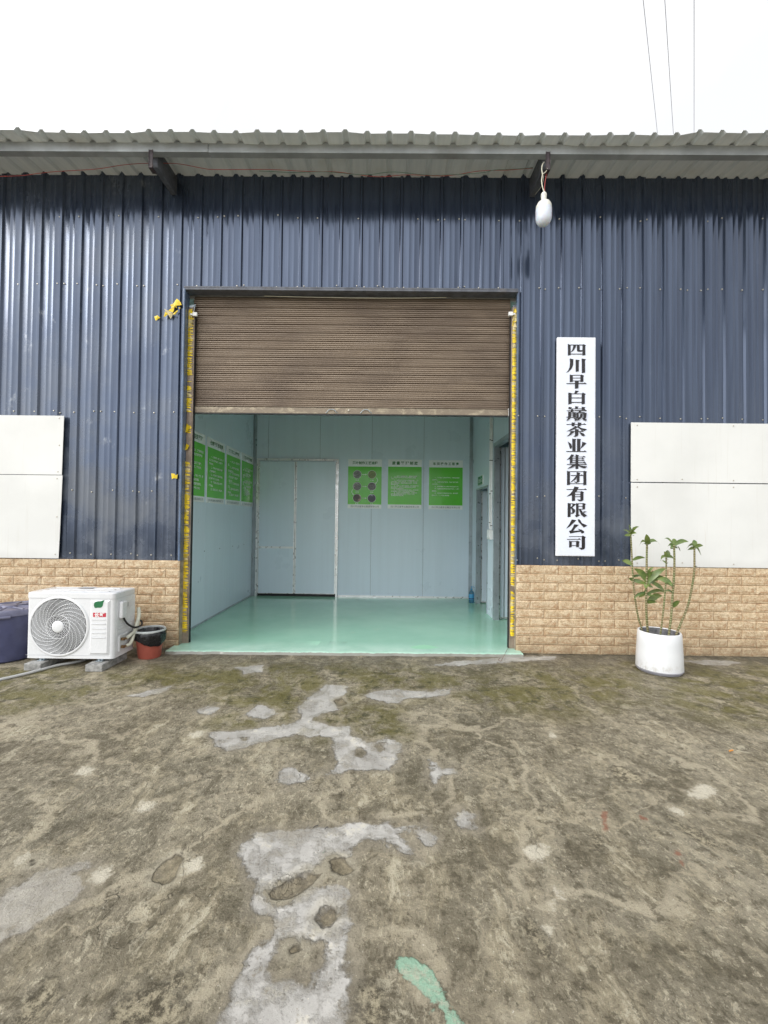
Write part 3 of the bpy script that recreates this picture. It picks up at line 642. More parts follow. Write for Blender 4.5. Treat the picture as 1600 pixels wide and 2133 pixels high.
# C-section purlin carrying the eave
pu = MB(); prof = [(4.050, 4.845), (4.050, 4.943), (4.115, 4.943), (4.115, 4.925), (4.110, 4.925), (4.110, 4.938), (4.055, 4.938), (4.055, 4.850), (4.110, 4.850), (4.110, 4.863), (4.115, 4.863), (4.115, 4.845)]
for a, b, dz in ((-6.2, -1.758, 0), (-1.752, 6.2, -0.003)):
    n = len(prof); pu.add([(a, y, z+dz) for y, z in prof]+[(b, y, z+dz) for y, z in prof], [(i, i+n, (i+1) % n+n, (i+1) % n) for i in range(n)]+[tuple(range(n))[::-1], tuple(range(n, 2*n))])
bpart(pu, 'eave_purlin', M['purlin'])
for bx in (-2.300, 1.478):
    mb = MB(); wd = 0.027
    side = [(4.500, 4.765), (4.500, 4.955), (4.118, 4.935), (4.118, 4.775), (4.13, 4.755)]
    n = len(side); mb.add([(bx-wd, y, z) for y, z in side]+[(bx+wd, y, z) for y, z in side], [(i, i+n, (i+1) % n+n, (i+1) % n) for i in range(n)]+[tuple(range(n))[::-1], tuple(range(n, 2*n))])
    b = bpart(mb, 'eave_bracket', M['bracket'], bevel=0.004)
    mb = MB(); mb.box((bx-0.017, 4.046, 4.69), (bx+0.017, 4.049, 4.86)); mb.box((bx-0.020, 4.040, 4.69), (bx-0.017, 4.049, 4.86)); mb.box((bx+0.017, 4.040, 4.69), (bx+0.020, 4.049, 4.86)); mb.box((bx-0.02, 4.038, 4.684), (bx+0.02, 4.118, 4.690))
    p = mb.build('cleat_plate', M['cleat'], b)

# door opening trim
mb = MB(); mb.box((XL0, 4.478, ZB+0.0), (XL0+0.012, 4.585, ZTOP)); mb.tube([(XL0+0.004, 4.483, ZB), (XL0+0.004, 4.483, ZTOP)], 0.013, 12)
bpart(mb, 'door_jamb_trim', M['jamb'], smooth=40)
mb = MB(); mb.box((XR0-0.004, 4.490, ZB), (XR0+0.006, 4.53, ZTOP)); bpart(mb, 'door_jamb_trim', M['jamb'])
mb = MB(); mb.box((XL0, 4.474, ZTOP-0.012), (XR0, 4.60, ZTOP+0.010)); mb.box((XL0, 4.474, ZTOP+0.010), (XR0, 4.479, ZTOP+0.026)); bpart(mb, 'door_lintel_trim', M['bracket'], bevel=0.003)

def shutter():
    z0, z1, y = 2.549, 3.79, 4.62; pitch = 0.0224; mb = MB(); prof = []
    n = int((z1-z0)/pitch); rng = random.Random(5)
    for i in range(n+1):
        z = z0+i*pitch; deep = 0.020 if i % 4 == 0 else 0.0085; wg = 0.30 if i % 4 == 0 else 0.15
        k = max(0, (z-3.68)/0.11); cur = 0.10*k*k
        jz = 0.0
        for f, d in ((0.0, deep), (wg, deep*0.8), (wg+0.04, 0.0), (0.46, -0.0025), (0.65, -0.003), (0.88, -0.0012), (0.96, 0.001)):
            prof.append((y+d+cur, z+f*pitch+jz))
    xs = np.linspace(-2.125, 1.296, 18)
    for x in xs:
        for (py, pz) in prof: mb.v.append((x, py+0.003*mn.noise(Vector((x*0.6, pz*0.8, 4))), pz+0.002*mn.noise(Vector((x*0.5, 0, 1)))))
    m = len(prof)
    for i in range(len(xs)-1):
        for j in range(m-1): mb.f.append([i*m+j, (i+1)*m+j, (i+1)*m+j+1, i*m+j+1]); mb.mi.append(0)
    s = bpart(mb, 'roller_shutter', M['shutter'], smooth=50)
    mb = MB(); mb.box((-2.125, 4.606, 2.483), (1.282, 4.634, 2.548)); bb = mb.build('bottom_bar', M['bar'], s, bevel=0.004)
    mb = MB(); mb.box((-2.120, 4.604, 2.472), (1.275, 4.636, 2.4825)); mb.build('rubber_seal', M['black'], s)
    for hx in (-0.612, -0.245):
        pts = [(hx-0.062, 4.602, 2.492), (hx-0.048, 4.598, 2.500)]+[(hx+0.045*math.cos(a), 4.594, 2.499+0.030*math.sin(a)) for a in np.linspace(math.pi*0.95, math.pi*0.05, 10)]+[(hx+0.048, 4.598, 2.500), (hx+0.062, 4.602, 2.492)]
        mb = MB().tube(pts, 0.0040, 8); mb.build('pull_handle', M['alu_dull'], s, smooth=60)
    mb = MB(); mb.lathe([(0.0, 0.008), (0.009, 0.007), (0.011, 0.0)], (0, 0, 0), 16); mb.v = [(-0.43+x, 4.605-z, 2.522+y_) for x, y_, z in mb.v]; mb.build('lock_cylinder', M['screw'], s)
    mb = MB(); mb.box((1.276, 4.600, 2.478), (1.294, 4.63, 2.56)); mb.build('end_cap', M['white_plastic'], s)
    mb = MB().tube([(-2.3, 4.86, 3.92), (1.5, 4.86, 3.92)], 0.14, 24); mb.build('shutter_drum', M['rail_dark'], s)
shutter()

def tape_strips(mb, x0, x1, y, z0, z1, gaps, seed, mis=(0, 1)):
    rng = random.Random(seed); z = z0
    while z < z1:
        hgt = rng.choice([0.006, 0.008, 0.011, 0.015, 0.024]); sk = rng.uniform(-0.012, 0.012)
        a = x0-rng.uniform(0.0, 0.005); b = x1+rng.uniform(-0.010, 0.006)
        if not any(g0 < z < g1 for g0, g1 in gaps) or rng.random() < 0.03:
            mi = mis[1] if rng.random() < 0.22 else mis[0]; m = (a+b)/2; bul = rng.uniform(0.001, 0.008); zz = z+sk
            h2 = hgt*rng.uniform(0.3, 1.0)
            vs = [(a, y-0.001, z), (m, y-0.001-bul, (z+zz)/2-0.002), (b, y-0.002, zz), (b, y-0.002, zz+h2), (m, y-0.002-bul*0.7, (z+zz)/2+hgt), (a, y-0.001, z+hgt)]
            mb.add(vs+[(p[0], p[1]+0.0008, p[2]) for p in vs], [(0, 1, 4, 5), (1, 2, 3, 4), (11, 10, 7, 6), (10, 9, 8, 7)], mi)
        z += hgt+rng.choice([0.0, 0.001, 0.003, 0.005, 0.009])*rng.uniform(0.5, 1.1)
for side in (-1, 1):
    mb = MB()
    if side < 0: xa, xb, yf, tp = -2.150, -2.100, 4.560, 3.60
    else: xa, xb, yf, tp = 1.296, 1.338, 4.535, 3.62
    mb.box((xa, yf, 0.03), (xb, yf+0.003, tp)); mb.box((xa, yf+0.003, 0.03), (xa+0.003, 4.66, tp)); mb.box((xb-0.003, yf+0.003, 0.03), (xb, 4.60, tp)); 
    lip = (xb+0.001, xb+0.012) if side < 0 else (xa-0.012, xa-0.001)
    mb.box((lip[0], yf+0.004, 0.03), (lip[1], yf+0.016, tp-0.05))
    g = bpart(mb, 'guide_rail', M['rail'])
    lip2 = (xb+0.012, xb+0.020) if side < 0 else (xa-0.020, xa-0.012)
    MB().box((lip2[0], yf+0.018, 0.03), (lip2[1]-0.004 if side < 0 else lip2[1], yf+0.052, tp-0.08)).build('channel_brush', M['rail_dark'], g)
    mb = MB(); gaps = [(2.75, 2.85), (2.33, 2.47), (1.94, 2.25), (0.0, 0.14)] if side < 0 else [(0.0, 0.16), (0.62, 0.66)]
    tape_strips(mb, xa, xb, yf, 0.06, tp-0.06, gaps, 31+side)
    if side < 0:
        for zc, w_ in ((2.30, 0.05), (2.10, 0.035)):
            vs = [(xa-0.004, yf-0.012, zc-w_), (xa+0.03, yf-0.03, zc-w_*0.7), (xa+0.038, yf-0.012, zc+w_*0.5), (xa+0.012, yf-0.02, zc+w_), (xa, yf-0.006, zc+w_*0.3)]
            mb.add(vs, [(0, 1, 2, 4), (4, 2, 3)], 0)
    for _ in range(5):
        zc = tp-0.03-_*0.035; mb.add([(xa+0.004, yf-0.004, zc-0.05), (xb-0.004, yf-0.018, zc-0.04+jit(.02)), (xb-0.01+jit(.01), yf-0.006, zc+0.01), (xa+0.006, yf-0.012, zc)], [(0, 1, 2, 3)], random.choice((0, 0, 1)))
    t = kind(mb.build('torn_tape', [M['tape'], M['tape_pale']], g), 'stuff'); t.modifiers.new('thickness', 'SOLIDIFY').thickness = 0.0006
    mb = MB(); sx = xb+0.005 if side < 0 else xa-0.050; mb.box((sx, yf-0.030, tp-0.105), (sx+0.045, yf-0.004, tp-0.065)); mb.box((sx-0.03 if side < 0 else sx+0.045, yf-0.022, tp-0.095), (sx if side < 0 else sx+0.07, yf-0.016, tp-0.075)); mb.build('limit_sensor', M['white_plastic'], g, bevel=0.003)
    mb = MB(); gx = (xa+xb)/2; mb.add([(xa, yf-0.002, tp-0.05), (xb+0.005, yf-0.004, tp-0.06), (xb+0.012, yf+0.03, tp+0.05), (xa+0.002, yf+0.01, tp+0.02)], [(0, 1, 2, 3)]); o = mb.build('flared_guide_mouth', M['alu_dull'], g); o.modifiers.new('thickness', 'SOLIDIFY').thickness = 0.002
mb = MB().tube(spline([(-1.35, 4.575, 3.735), (-0.9, 4.57, 3.724), (-0.3, 4.565, 3.716), (0.2, 4.57, 3.722), (0.6, 4.58, 3.738)], 6), 0.0035, 6)
tag(mb.build('loose_cable', M['cream'], None, smooth=60), 'thin pale cable sagging across the very top of the roller shutter', 'cable')

# ================================================================== BOARDS, SIGN, SCRAPS ON THE FRONT
def board(x0, x1, z0, z1, label, slant=0.0):
    mb = MB(); nx, nz = 12, 10
    for th in (0, 0.0045):
        for i in range(nx+1):
            for j in range(nz+1):
                u, v = i/nx, j/nz; x = x0+(x1-x0)*u+slant*(v-0.5)*(1 if x1 < 0 else 0); z = z0+(z1-z0)*v
                y = 4.4660-0.0025*mn.noise(Vector((x*1.3, z*1.7, 3)))-0.0015*mn.noise(Vector((x*4, z*4, 8)))+th
                mb.v.append((x, y, z))
    N = (nx+1)*(nz+1); S = nz+1
    for i in range(nx):
        for j in range(nz): k = i*S+j; mb.f.append([k, k+S, k+S+1, k+1]); mb.f.append([N+k, N+k+1, N+k+S+1, N+k+S])
    rim = [i*S for i in range(nx+1)]+[nx*S+j for j in range(1, nz+1)]+[i*S+nz for i in range(nx-1, -1, -1)]+[j for j in range(nz-1, 0, -1)]
    for a, b in zip(rim, rim[1:]+rim[:1]): mb.f.append([a, N+a, N+b, b])
    mb.mi = [0]*len(mb.f)
    t = thing('window_board', label, 'board', ((x0+x1)/2, 4.47, z0), 0, 'white boards over the windows')
    o = mb.build('board_sheet', M['board'], t, smooth=30); o.matrix_parent_inverse = Matrix.Translation((-(x0+x1)/2, -4.47, -z0))
    for u, v in ((0.03, 0.04), (0.97, 0.05), (0.03, 0.95), (0.97, 0.96), (0.5, 0.04), (0.5, 0.96), (0.975, 0.5), (0.25, 0.05)):
        x, z = x0+(x1-x0)*u, z0+(z1-z0)*v
        mb = MB().lathe([(0.0005, 0.004), (0.005, 0.003), (0.007, 0)], (0, 0, 0), 10); mb.v = [(x+a, 4.4640-c, z+b) for a, b, c in mb.v]
        s = mb.build('screw', M['screw'], t); s.matrix_parent_inverse = Matrix.Translation((-(x0+x1)/2, -4.47, -z0))
board(-4.9, -3.395, 1.783, 2.400, 'upper white board over the window left of the shutter', 0.01)
board(-4.9, -3.402, 0.912, 1.777, 'lower white board above the air conditioner and plastic tub', 0.02)
board(2.503, 4.6, 1.778, 2.392, 'upper white board over the window right of the hanging sign')
board(2.505, 4.6, 0.908, 1.768, 'lower white board right behind the potted plants')

def sign():
    a = atY(1161.5, 702, 4.44); b = atY(1239.5, 1159, 4.44); x0, x1, z0, z1 = a.x, b.x, b.z, a.z
    t = thing('name_board', 'tall narrow white sign with a column of black characters right of the shutter', 'sign', ((x0+x1)/2, 4.44, z0))
    I = Matrix.Translation((-(x0+x1)/2, -4.44, -z0))
    mb = MB().box((x0, 4.4415, z0), (x1, 4.474, z1)); o = mb.build('board', M['sign_edge'], t, bevel=0.004); o.matrix_parent_inverse = I
    mb = MB().box((x0+0.009, 4.4395, z0+0.009), (x1-0.009, 4.4410, z1-0.009)); o = mb.build('face_panel', M['sign'], t); o.matrix_parent_inverse = I
    def h(x0, x1, y, th=11, serif=0): return ('h', x0, x1, y, th, serif)
    A = [  # four .. mountain-top .. tea
     [[(435,298),(482,315),(484,490),(435,497)], [(685,320),(698,300),(742,322),(732,340),(735,488),(685,497)], h(480,690,316,12), [(530,322),(575,322),(566,360),(532,412),(485,442),(490,430),(516,390)], [(590,322),(636,322),(636,402),(656,408),(679,402),(679,428),(620,431),(592,420)], h(480,688,471,10)],
     [[(468,547),(530,560),(525,660),(500,722),(450,770),(405,793),(442,750),(466,690),(472,620)], [(568,566),(635,575),(622,600),(620,768),(570,775)], [(672,548),(745,560),(727,580),(730,787),(675,797)]],
     [[(468,822),(520,832),(518,947),(468,953)], [(650,838),(665,820),(712,842),(700,860),(700,945),(650,950)], h(518,652,833,10), h(518,650,881,9), h(518,650,930,9), h(410,757,976,12,1), [(558,935),(618,935),(612,1055),(555,1065)]],
     [[(562,1095),(625,1103),(575,1150),(545,1150)], [(443,1130),(500,1140),(497,1322),(443,1332)], [(672,1150),(688,1128),(740,1155),(725,1172),(725,1322),(672,1332)], h(498,674,1151,10), h(498,672,1221,12), h(498,672,1297,12)],
     [[(560,1362),(620,1370),(605,1390),(605,1408),(560,1408)], [(447,1375),(505,1382),(490,1395),(490,1412),(447,1412)], [(672,1373),(735,1380),(722,1395),(722,1425),(672,1425)], h(447,722,1407,9), h(415,548,1440,9,1), [(490,1415),(525,1418),(515,1458),(480,1458)], [(440,1455),(485,1462),(485,1548),(440,1550)], [(525,1465),(570,1468),(570,1550),(525,1552)], h(483,528,1464,9), h(483,528,1489,7), h(483,528,1514,7), h(410,582,1550,10), [(440,1560),(486,1562),(452,1592),(410,1612)], [(530,1560),(570,1568),(592,1600),(560,1600)],
      h(550,757,1436,10,1), [(625,1440),(665,1440),(640,1477),(615,1477)], [(580,1470),(616,1475),(616,1568),(580,1574)], h(612,722,1472,9), [(700,1478),(752,1480),(738,1572),(700,1570)], [(648,1490),(686,1490),(676,1550),(622,1600),(545,1614),(602,1580),(640,1540)], [(680,1560),(720,1575),(757,1600),(735,1613),(700,1600)]],
     [h(410,752,1674,11,1), [(500,1640),(560,1645),(550,1660),(547,1702),(500,1704)], [(605,1640),(670,1648),(658,1660),(655,1702),(605,1704)], [(560,1700),(616,1715),(562,1750),(482,1780),(415,1793),(482,1755),(532,1725)], [(588,1712),(610,1703),(662,1735),(762,1757),(716,1787),(660,1765),(620,1740)], h(468,705,1793,10,1), [(558,1755),(618,1758),(611,1850),(600,1872),(565,1886),(530,1876),(558,1862)], [(480,1805),(546,1800),(482,1855),(418,1876),(456,1845)], [(630,1805),(700,1830),(726,1858),(706,1876),(670,1862)]],
     [[(510,1917),(580,1925),(567,1945),(567,2136),(512,2136)], [(592,1917),(662,1925),(650,1940),(648,2136),(592,2136)], [(435,1970),(490,2005),(506,2050),(495,2092),(470,2086),(455,2030)], [(680,1970),(752,1995),(712,2040),(650,2092),(660,2060),(680,2010)], h(405,757,2137,12,1)]]
    Bc = [
     [[(515,138),(566,150),(532,185),(480,227),(432,240),(480,190)], [(487,185),(536,192),(532,300),(487,304)], [(590,140),(650,155),(636,172),(636,395),(588,400)], h(530,770,185,9,1), h(530,748,217,9,1), h(530,752,249,9,1), h(530,775,286,10,1), h(435,792,317,10,1), [(530,325),(590,325),(590,337),(522,377),(445,392),(502,355)], [(635,322),(682,340),(792,355),(746,389),(690,372),(640,345)]],
     [[(437,430),(490,442),(488,680),(437,688)], [(728,447),(740,430),(792,447),(780,462),(780,682),(728,690)], h(488,732,445,10), h(488,730,660,10), h(503,730,514,12,1), [(610,455),(672,470),(660,490),(655,625),(602,648),(560,625),(610,627)], [(598,522),(612,530),(592,582),(495,642),(552,580)]],
     [h(430,794,763,12,1), [(568,710),(645,722),(612,790),(542,860),(430,890),(502,830),(547,770)], [(525,820),(580,800),(577,965),(525,970)], h(576,690,806,9), [(675,808),(690,790),(738,812),(727,832),(727,950),(700,971),(650,971),(615,940),(675,944)], h(576,678,850,10), h(576,678,890,10)],
     [[(450,1003),(505,1012),(500,1250),(447,1255)], h(500,545,1015,10), [(535,1010),(597,1020),(562,1060),(532,1085),(576,1120),(582,1160),(546,1196),(510,1196),(504,1180),(532,1170),(526,1130),(500,1085),(532,1050)], [(598,1003),(641,1013),(641,1208),(672,1218),(605,1258),(575,1228),(598,1215)], [(714,1017),(726,1003),(772,1022),(757,1037),(755,1116),(713,1119)], h(638,718,1013,9), h(638,718,1063,9), h(638,718,1113,9), [(648,1120),(682,1120),(722,1180),(793,1225),(740,1256),(690,1215)], [(735,1150),(784,1155),(716,1187)]],
     [[(525,1295),(602,1310),(552,1360),(482,1425),(425,1456),(472,1390)], [(628,1290),(666,1300),(702,1360),(798,1403),(736,1441),(680,1380),(640,1340)], [(565,1380),(646,1392),(582,1450),(546,1500),(642,1493),(702,1497),(702,1511),(590,1526),(495,1546),(470,1500),(510,1490),(547,1430)], [(625,1460),(700,1480),(741,1510),(736,1535),(700,1546),(670,1500)]],
     [h(475,702,1599,11), [(698,1602),(715,1582),(771,1608),(757,1626),(755,1800),(740,1823),(690,1838),(665,1815),(640,1800),(698,1797)], h(435,688,1648,11,1), [(475,1672),(522,1685),(518,1785),(475,1793)], [(598,1690),(615,1672),(661,1690),(650,1710),(645,1790),(598,1786)], h(518,602,1685,9), h(518,602,1757,9)]]
    for chars, fx, (ox, oy) in ((A, 1149/140, (1130, 680)), (Bc, 1194/140, (1130, 930))):
        for ch in chars:
            mb = MB(); k = 0
            def put(poly):
                nonlocal k
                pts = [atY(ox+px/fx, oy+py/fx, 4.438) for px, py in poly]; mb.prism([(p.x, p.z) for p in pts], 4.4365-0.00035*k, 4.4393); k += 1
            for s_ in ch:
                if isinstance(s_, tuple):
                    _, xa, xb, y, th, se = s_
                    if se: put([(xb-62, y), (xb-34, y-19), (xb, y+th*0.6), (xb-20, y+th*0.6)]); put([(xa, y-th/2), (xb-20, y-th/2), (xb-12, y+th/2), (xa+4, y+th/2)])
                    else: put([(xa, y-th/2), (xb, y-th/2), (xb, y+th/2), (xa, y+th/2)])
                else: put(s_)
            o = mb.build('character', M['ink'], t); o.matrix_parent_inverse = I
sign()

def scrap(label, pieces, mats):
    mb = MB()
    for k, (pts, mi) in enumerate(pieces):
        vs = []
        for i, (x, y) in enumerate(pts): p = atY(300+x/12.3, 590+y/12.3, 4.474-0.004*k-0.008*random.random()); vs.append(p)
        c = sum(vs, Vector())/len(vs)+Vector((0, -0.006, 0)); n = len(vs)
        mb.add(vs+[c], [(i, (i+1) % n, n) for i in range(n)], mi)
    o = mb.build('tape_scrap', mats); o.modifiers.new('thickness', 'SOLIDIFY').thickness = 0.0008; return tag(o, label, 'tape scrap')
TP = [M['tape'], M['tape_pale']]
scrap('large crumpled yellow tape scrap stuck to the blue wall left of the shutter top', [([(840,395),(900,440),(945,500),(960,560),(890,570),(820,560),(845,640),(770,590),(765,700),(740,750),(620,700),(700,690),(700,590),(665,560),(750,520)], 0), ([(510,650),(740,770),(740,800),(685,915),(600,760),(545,690)], 1), ([(540,720),(600,760),(610,800),(540,860),(505,850),(530,780)], 0), ([(740,780),(860,690),(870,710),(800,800),(760,805)], 0), ([(890,630),(935,620),(930,650),(905,665)], 0)], TP)
scrap('small torn yellow tape scrap left of the large one', [([(265,855),(345,820),(415,880),(345,930),(305,960),(285,910)], 0)], TP)
def scrap_px(label, pts):
    mb = MB(); vs = [atY(x, y, 4.482-0.01*random.random()) for x, y in pts]; n = len(vs); c = sum(vs, Vector())/n+Vector((0, -0.008, 0))
    mb.add(vs+[c], [(i, (i+1) % n, n) for i in range(n)]); o = mb.build('tape_scrap', M['tape']); o.modifiers.new('thickness', 'SOLIDIFY').thickness = 0.0008; tag(o, label, 'tape scrap')
scrap_px('lone yellow tape flake low on the blue wall beside the left rail', [(357,986),(364,987),(366,990),(370,988),(369,997),(362,996),(358,998)])

# ================================================================== ROOM BEHIND THE SHUTTER
XL, XR, YB, ZF, ZC = -2.31, 1.44, 7.388, 0.03, 3.74
def floor():
    nx, ny = 150, 60; mb = MB(); ed = []; X0, X1 = -2.19, 1.375
    xs = np.linspace(X0, X1, nx+1); EL = lambda x: 4.292+(x+2.02)/(3.25)*0.063+0.014*mn.noise(Vector((x*5, 0, 0)))+0.010*mn.noise(Vector((x*19, 2, 0)))
    rows = [0, 0.006, 0.02, 0.05, 0.1, 0.2, 0.38]
    for x in xs:
        e = EL(x)
        mb.v.append((x, e-0.012+0.008*mn.noise(Vector((x*40, 5, 0))), -0.01)); ed.append(1.0)
        for k, r in enumerate(rows): mb.v.append((x, e+r, ZF-(0.010 if k == 0 else 0.003 if k == 1 else 0)+0.0015*mn.noise(Vector((x*9, r*9, 1))))); ed.append((0.85, 0.45, 0.3, 0.1, 0, 0, 0)[k])
        mb.v.append((x, 4.70, ZF)); ed.append(0)
    m = len(rows)+2
    for i in range(nx):
        for j in range(m-1): k = i*m+j; mb.f.append([k, k+m, k+m+1, k+1]); mb.mi.append(0)
    k = len(mb.v); mb.v += [(X0, 4.70, ZF), (X1, 4.70, ZF), (3.6, 4.70, ZF), (3.6, 8.2, ZF), (-2.5, 8.2, ZF), (-2.5, 4.70, ZF)]; ed += [0]*6
    mb.f.append([k+5, k, k+1, k+2, k+3, k+4]); mb.mi.append(0)
    o = mb.build('floor', M['epoxy'], None, smooth=50); kind(o, 'structure')
    o.data.attributes.new('edge', 'FLOAT', 'POINT').data.foreach_set('value', np.array(ed, np.float32))
    P = np.array(mb.v); c = atZ(882, 1347, ZF)
    pa = np.sqrt(((P[:, 0]-c.x)/0.17)**2+((P[:, 1]-c.y)/0.085)**2)*0.1-0.1
    o.data.attributes.new('paint', 'FLOAT', 'POINT').data.foreach_set('value', np.clip(pa, -0.1, 1).astype(np.float32))
floor()
kind(MB().box((-2.6, 4.66, ZC), (3.6, 8.2, ZC+0.06)).build('ceiling', M['white_plastic']), 'structure')

def wall_thing(label): return thing('partition_wall', label, 'partition wall', (0, 0, ZF))
WI = Matrix.Translation((0, 0, -ZF))
def wp(mb, name, mat, t, **kw): o = mb.build(name, mat, t, **kw); o.matrix_parent_inverse = WI; return o
G = 0.0016
# back wall
bw = wall_thing('pale blue panel wall at the back of the room, with two door leaves')
seams = [XL-0.05, -2.06, -1.17, -0.28, 0.61, XR+0.05]
for a, b in zip(seams, seams[1:]): wp(MB().box((a+G, YB, ZF), (b-G, YB+0.05, ZC)), 'panel', M['panel'], bw, bevel=0.0012, seg=1)
wp(MB().box((XL-0.05, YB+0.006, ZF), (XR+0.05, YB+0.012, ZC)), 'joint_backing', M['rail_dark'], bw)
mb = MB(); mb.box((-0.84, YB-0.010, ZF), (XR-0.012, YB-0.0005, ZF+0.028)); wp(mb, 'skirting_trim', M['alu'], bw)
def leaf(x0, x1, z0, z1, bar):
    mb = MB().box((x0, YB-0.030, z0), (x1, YB-0.004, z1)); L = wp(mb, 'door_leaf', M['panel'], bw, bevel=0.002)
    mb = MB(); mb.box((x0-0.004, YB-0.036, z0-0.008), (x1+0.004, YB-0.003, z0-0.0005)); L2 = mb.build('bottom_trim', M['alu'], L)
    for xx in ((x0-0.018, x0-0.0005), (x1+0.0005, x1+0.018)):
        mb = MB(); n = 24
        for i in range(n):
            za, zb = z0+(z1-z0)*i/n, z0+(z1-z0)*(i+1)/n; d = 0.003*mn.noise(Vector((xx[0]*9, za*5, 1))); mb.box((xx[0]+d*0.5, YB-0.038-abs(d)*0.5, za), (xx[1]+d*0.2, YB-0.003, zb))
        mb.build('edge_trim', M['alu'], L)
    if bar: MB().box((x0+0.0005, YB-0.036, bar), (x1-0.0005, YB-0.0305, bar+0.034)).build('cross_trim', M['alu'], L)
leaf(-2.19, -1.600, 0.085, 2.325, 0.842); leaf(-1.555, -0.895, 0.085, 2.33, None)
mb = MB(); mb.box((-2.245, YB-0.042, ZF), (-2.212, YB-0.001, 2.345)); mb.box((-0.874, YB-0.042, ZF), (-0.842, YB-0.001, 2.345)); mb.box((-2.245, YB-0.043, 2.3455), (-0.842, YB-0.001, 2.378)); wp(mb, 'door_frame', M['alu'], bw)
wp(MB().box((-2.21, YB-0.003, ZF), (-0.876, YB-0.0008, 0.10)), 'dark_gap_strip', M['rail_dark'], bw)  # near-black strip painting the shade of the gap under the leaves
# left wall
lw = wall_thing('pale panel wall on the left of the room, carrying four green notices')
ys = [4.64, 5.452, 6.352, 7.252, YB-0.001]
for a, b in zip(ys, ys[1:]): wp(MB().box((XL-0.05, a+G, ZF), (XL, b-G, ZC)), 'panel', M['panel'], lw, bevel=0.0012, seg=1)
wp(MB().box((XL-0.012, 4.64, ZF), (XL-0.006, YB, ZC)), 'joint_backing', M['rail_dark'], lw)
mb = MB(); mb.box((XL+0.0005, YB-0.05, ZF), (XL+0.010, YB-0.001, ZC-0.002)); mb.box((XL+0.0105, YB-0.011, ZF), (XL+0.05, YB-0.001, ZC-0.002)); wp(mb, 'corner_trim', M['alu_dull'], lw)
wp(MB().box((XL+0.0005, 4.66, ZF), (XL+0.008, YB-0.052, ZF+0.022)), 'skirting_trim', M['alu_dull'], lw)
mb = MB()
for yy in (4.95, 5.45, 5.95, 6.45, 6.95): 
    b = MB().lathe([(0.0005, 0.003), (0.006, 0.002), (0.008, 0)], (0, 0, 0), 8); mb.add([(XL+z, yy+x, 0.93+y) for x, y, z in b.v], b.f)
wp(mb, 'rivet', M['rail_dark'], lw)
# right wall: two doorways, leaves opened into the next room
rw = wall_thing('pale panel wall on the right of the room, with two open doorways')
D1 = (6.20, 6.985, 1.865); D2 = (5.02, 5.855, 2.40)
for (a, b, z0, z1) in ((7.0-0.013, YB-0.001, ZF, ZC), (D1[0], D1[1]-G, D1[2], ZC), (D2[1], D1[0]-G, ZF, ZC), (D2[0], D2[1]-G, D2[2], ZC), (4.64, D2[0]-G, ZF, ZC)):
    wp(MB().box((XR, a, z0), (XR+0.05, b, z1)), 'panel', M['panel'], rw, bevel=0.0012, seg=1)
def frame(y0, y1, z1, w):
    mb = MB(); x0, x1 = XR-0.012, XR+0.065
    mb.box((x0, y1-w, ZF), (x1, y1, z1)); mb.box((x0, y0, ZF), (x1, y0+w, z1)); mb.box((x0-0.002, y0, z1-w), (x1, y1, z1+0.002)); return mb
wp(frame(D1[0]-0.002, D1[1]+0.002, D1[2]+0.002, 0.022), 'door_frame', M['alu_dull'], rw); wp(frame(D2[0]-0.002, D2[1]+0.002, D2[2]+0.002, 0.045), 'door_frame', M['alu_dull'], rw)
def open_leaf(x0, x1, y, z1, wide):
    L = wp(MB().box((x0+0.024, y, ZF+0.03), (x1, y+0.04, z1)), 'door_leaf', M['panel'], rw, bevel=0.002)
    mb = MB(); mb.box((x0, y-0.004, ZF+0.02), (x0+0.0235, y+0.044, z1)); mb.build('edge_trim', M['alu'], L)
    MB().box((x0+0.024, y-0.003, ZF+0.010), (x1, y+0.043, ZF+0.0295)).build('bottom_trim', M['alu'], L)
    if wide: MB().box((x0+0.07, y-0.004, ZF+0.03), (x0+0.085, y-0.0003, z1)).build('face_rib', M['alu_dull'], L)
open_leaf(XR+0.068, XR+0.78, 6.99, 1.84, False); open_leaf(XR+0.070, XR+0.92, 5.875, 2.36, True)
mb = MB(); mb.box((XR-0.010, YB-0.05, ZF), (XR-0.0005, YB-0.012, ZC-0.002)); mb.box((XR-0.05, YB-0.011, ZF), (XR-0.0105, YB-0.001, ZC-0.002)); wp(mb, 'corner_trim', M['alu_dull'], rw)
# the far side of the next room closes the view through the doorways
nr = wall_thing('pale panel wall of the next room, seen through the right doorways')
wp(MB().box((3.4, 4.66, ZF), (3.45, 8.2, ZC)), 'panel', M['panel'], nr); wp(MB().box((XR+0.06, 8.1, ZF), (3.399, 8.15, ZC)), 'panel', M['panel'], nr)

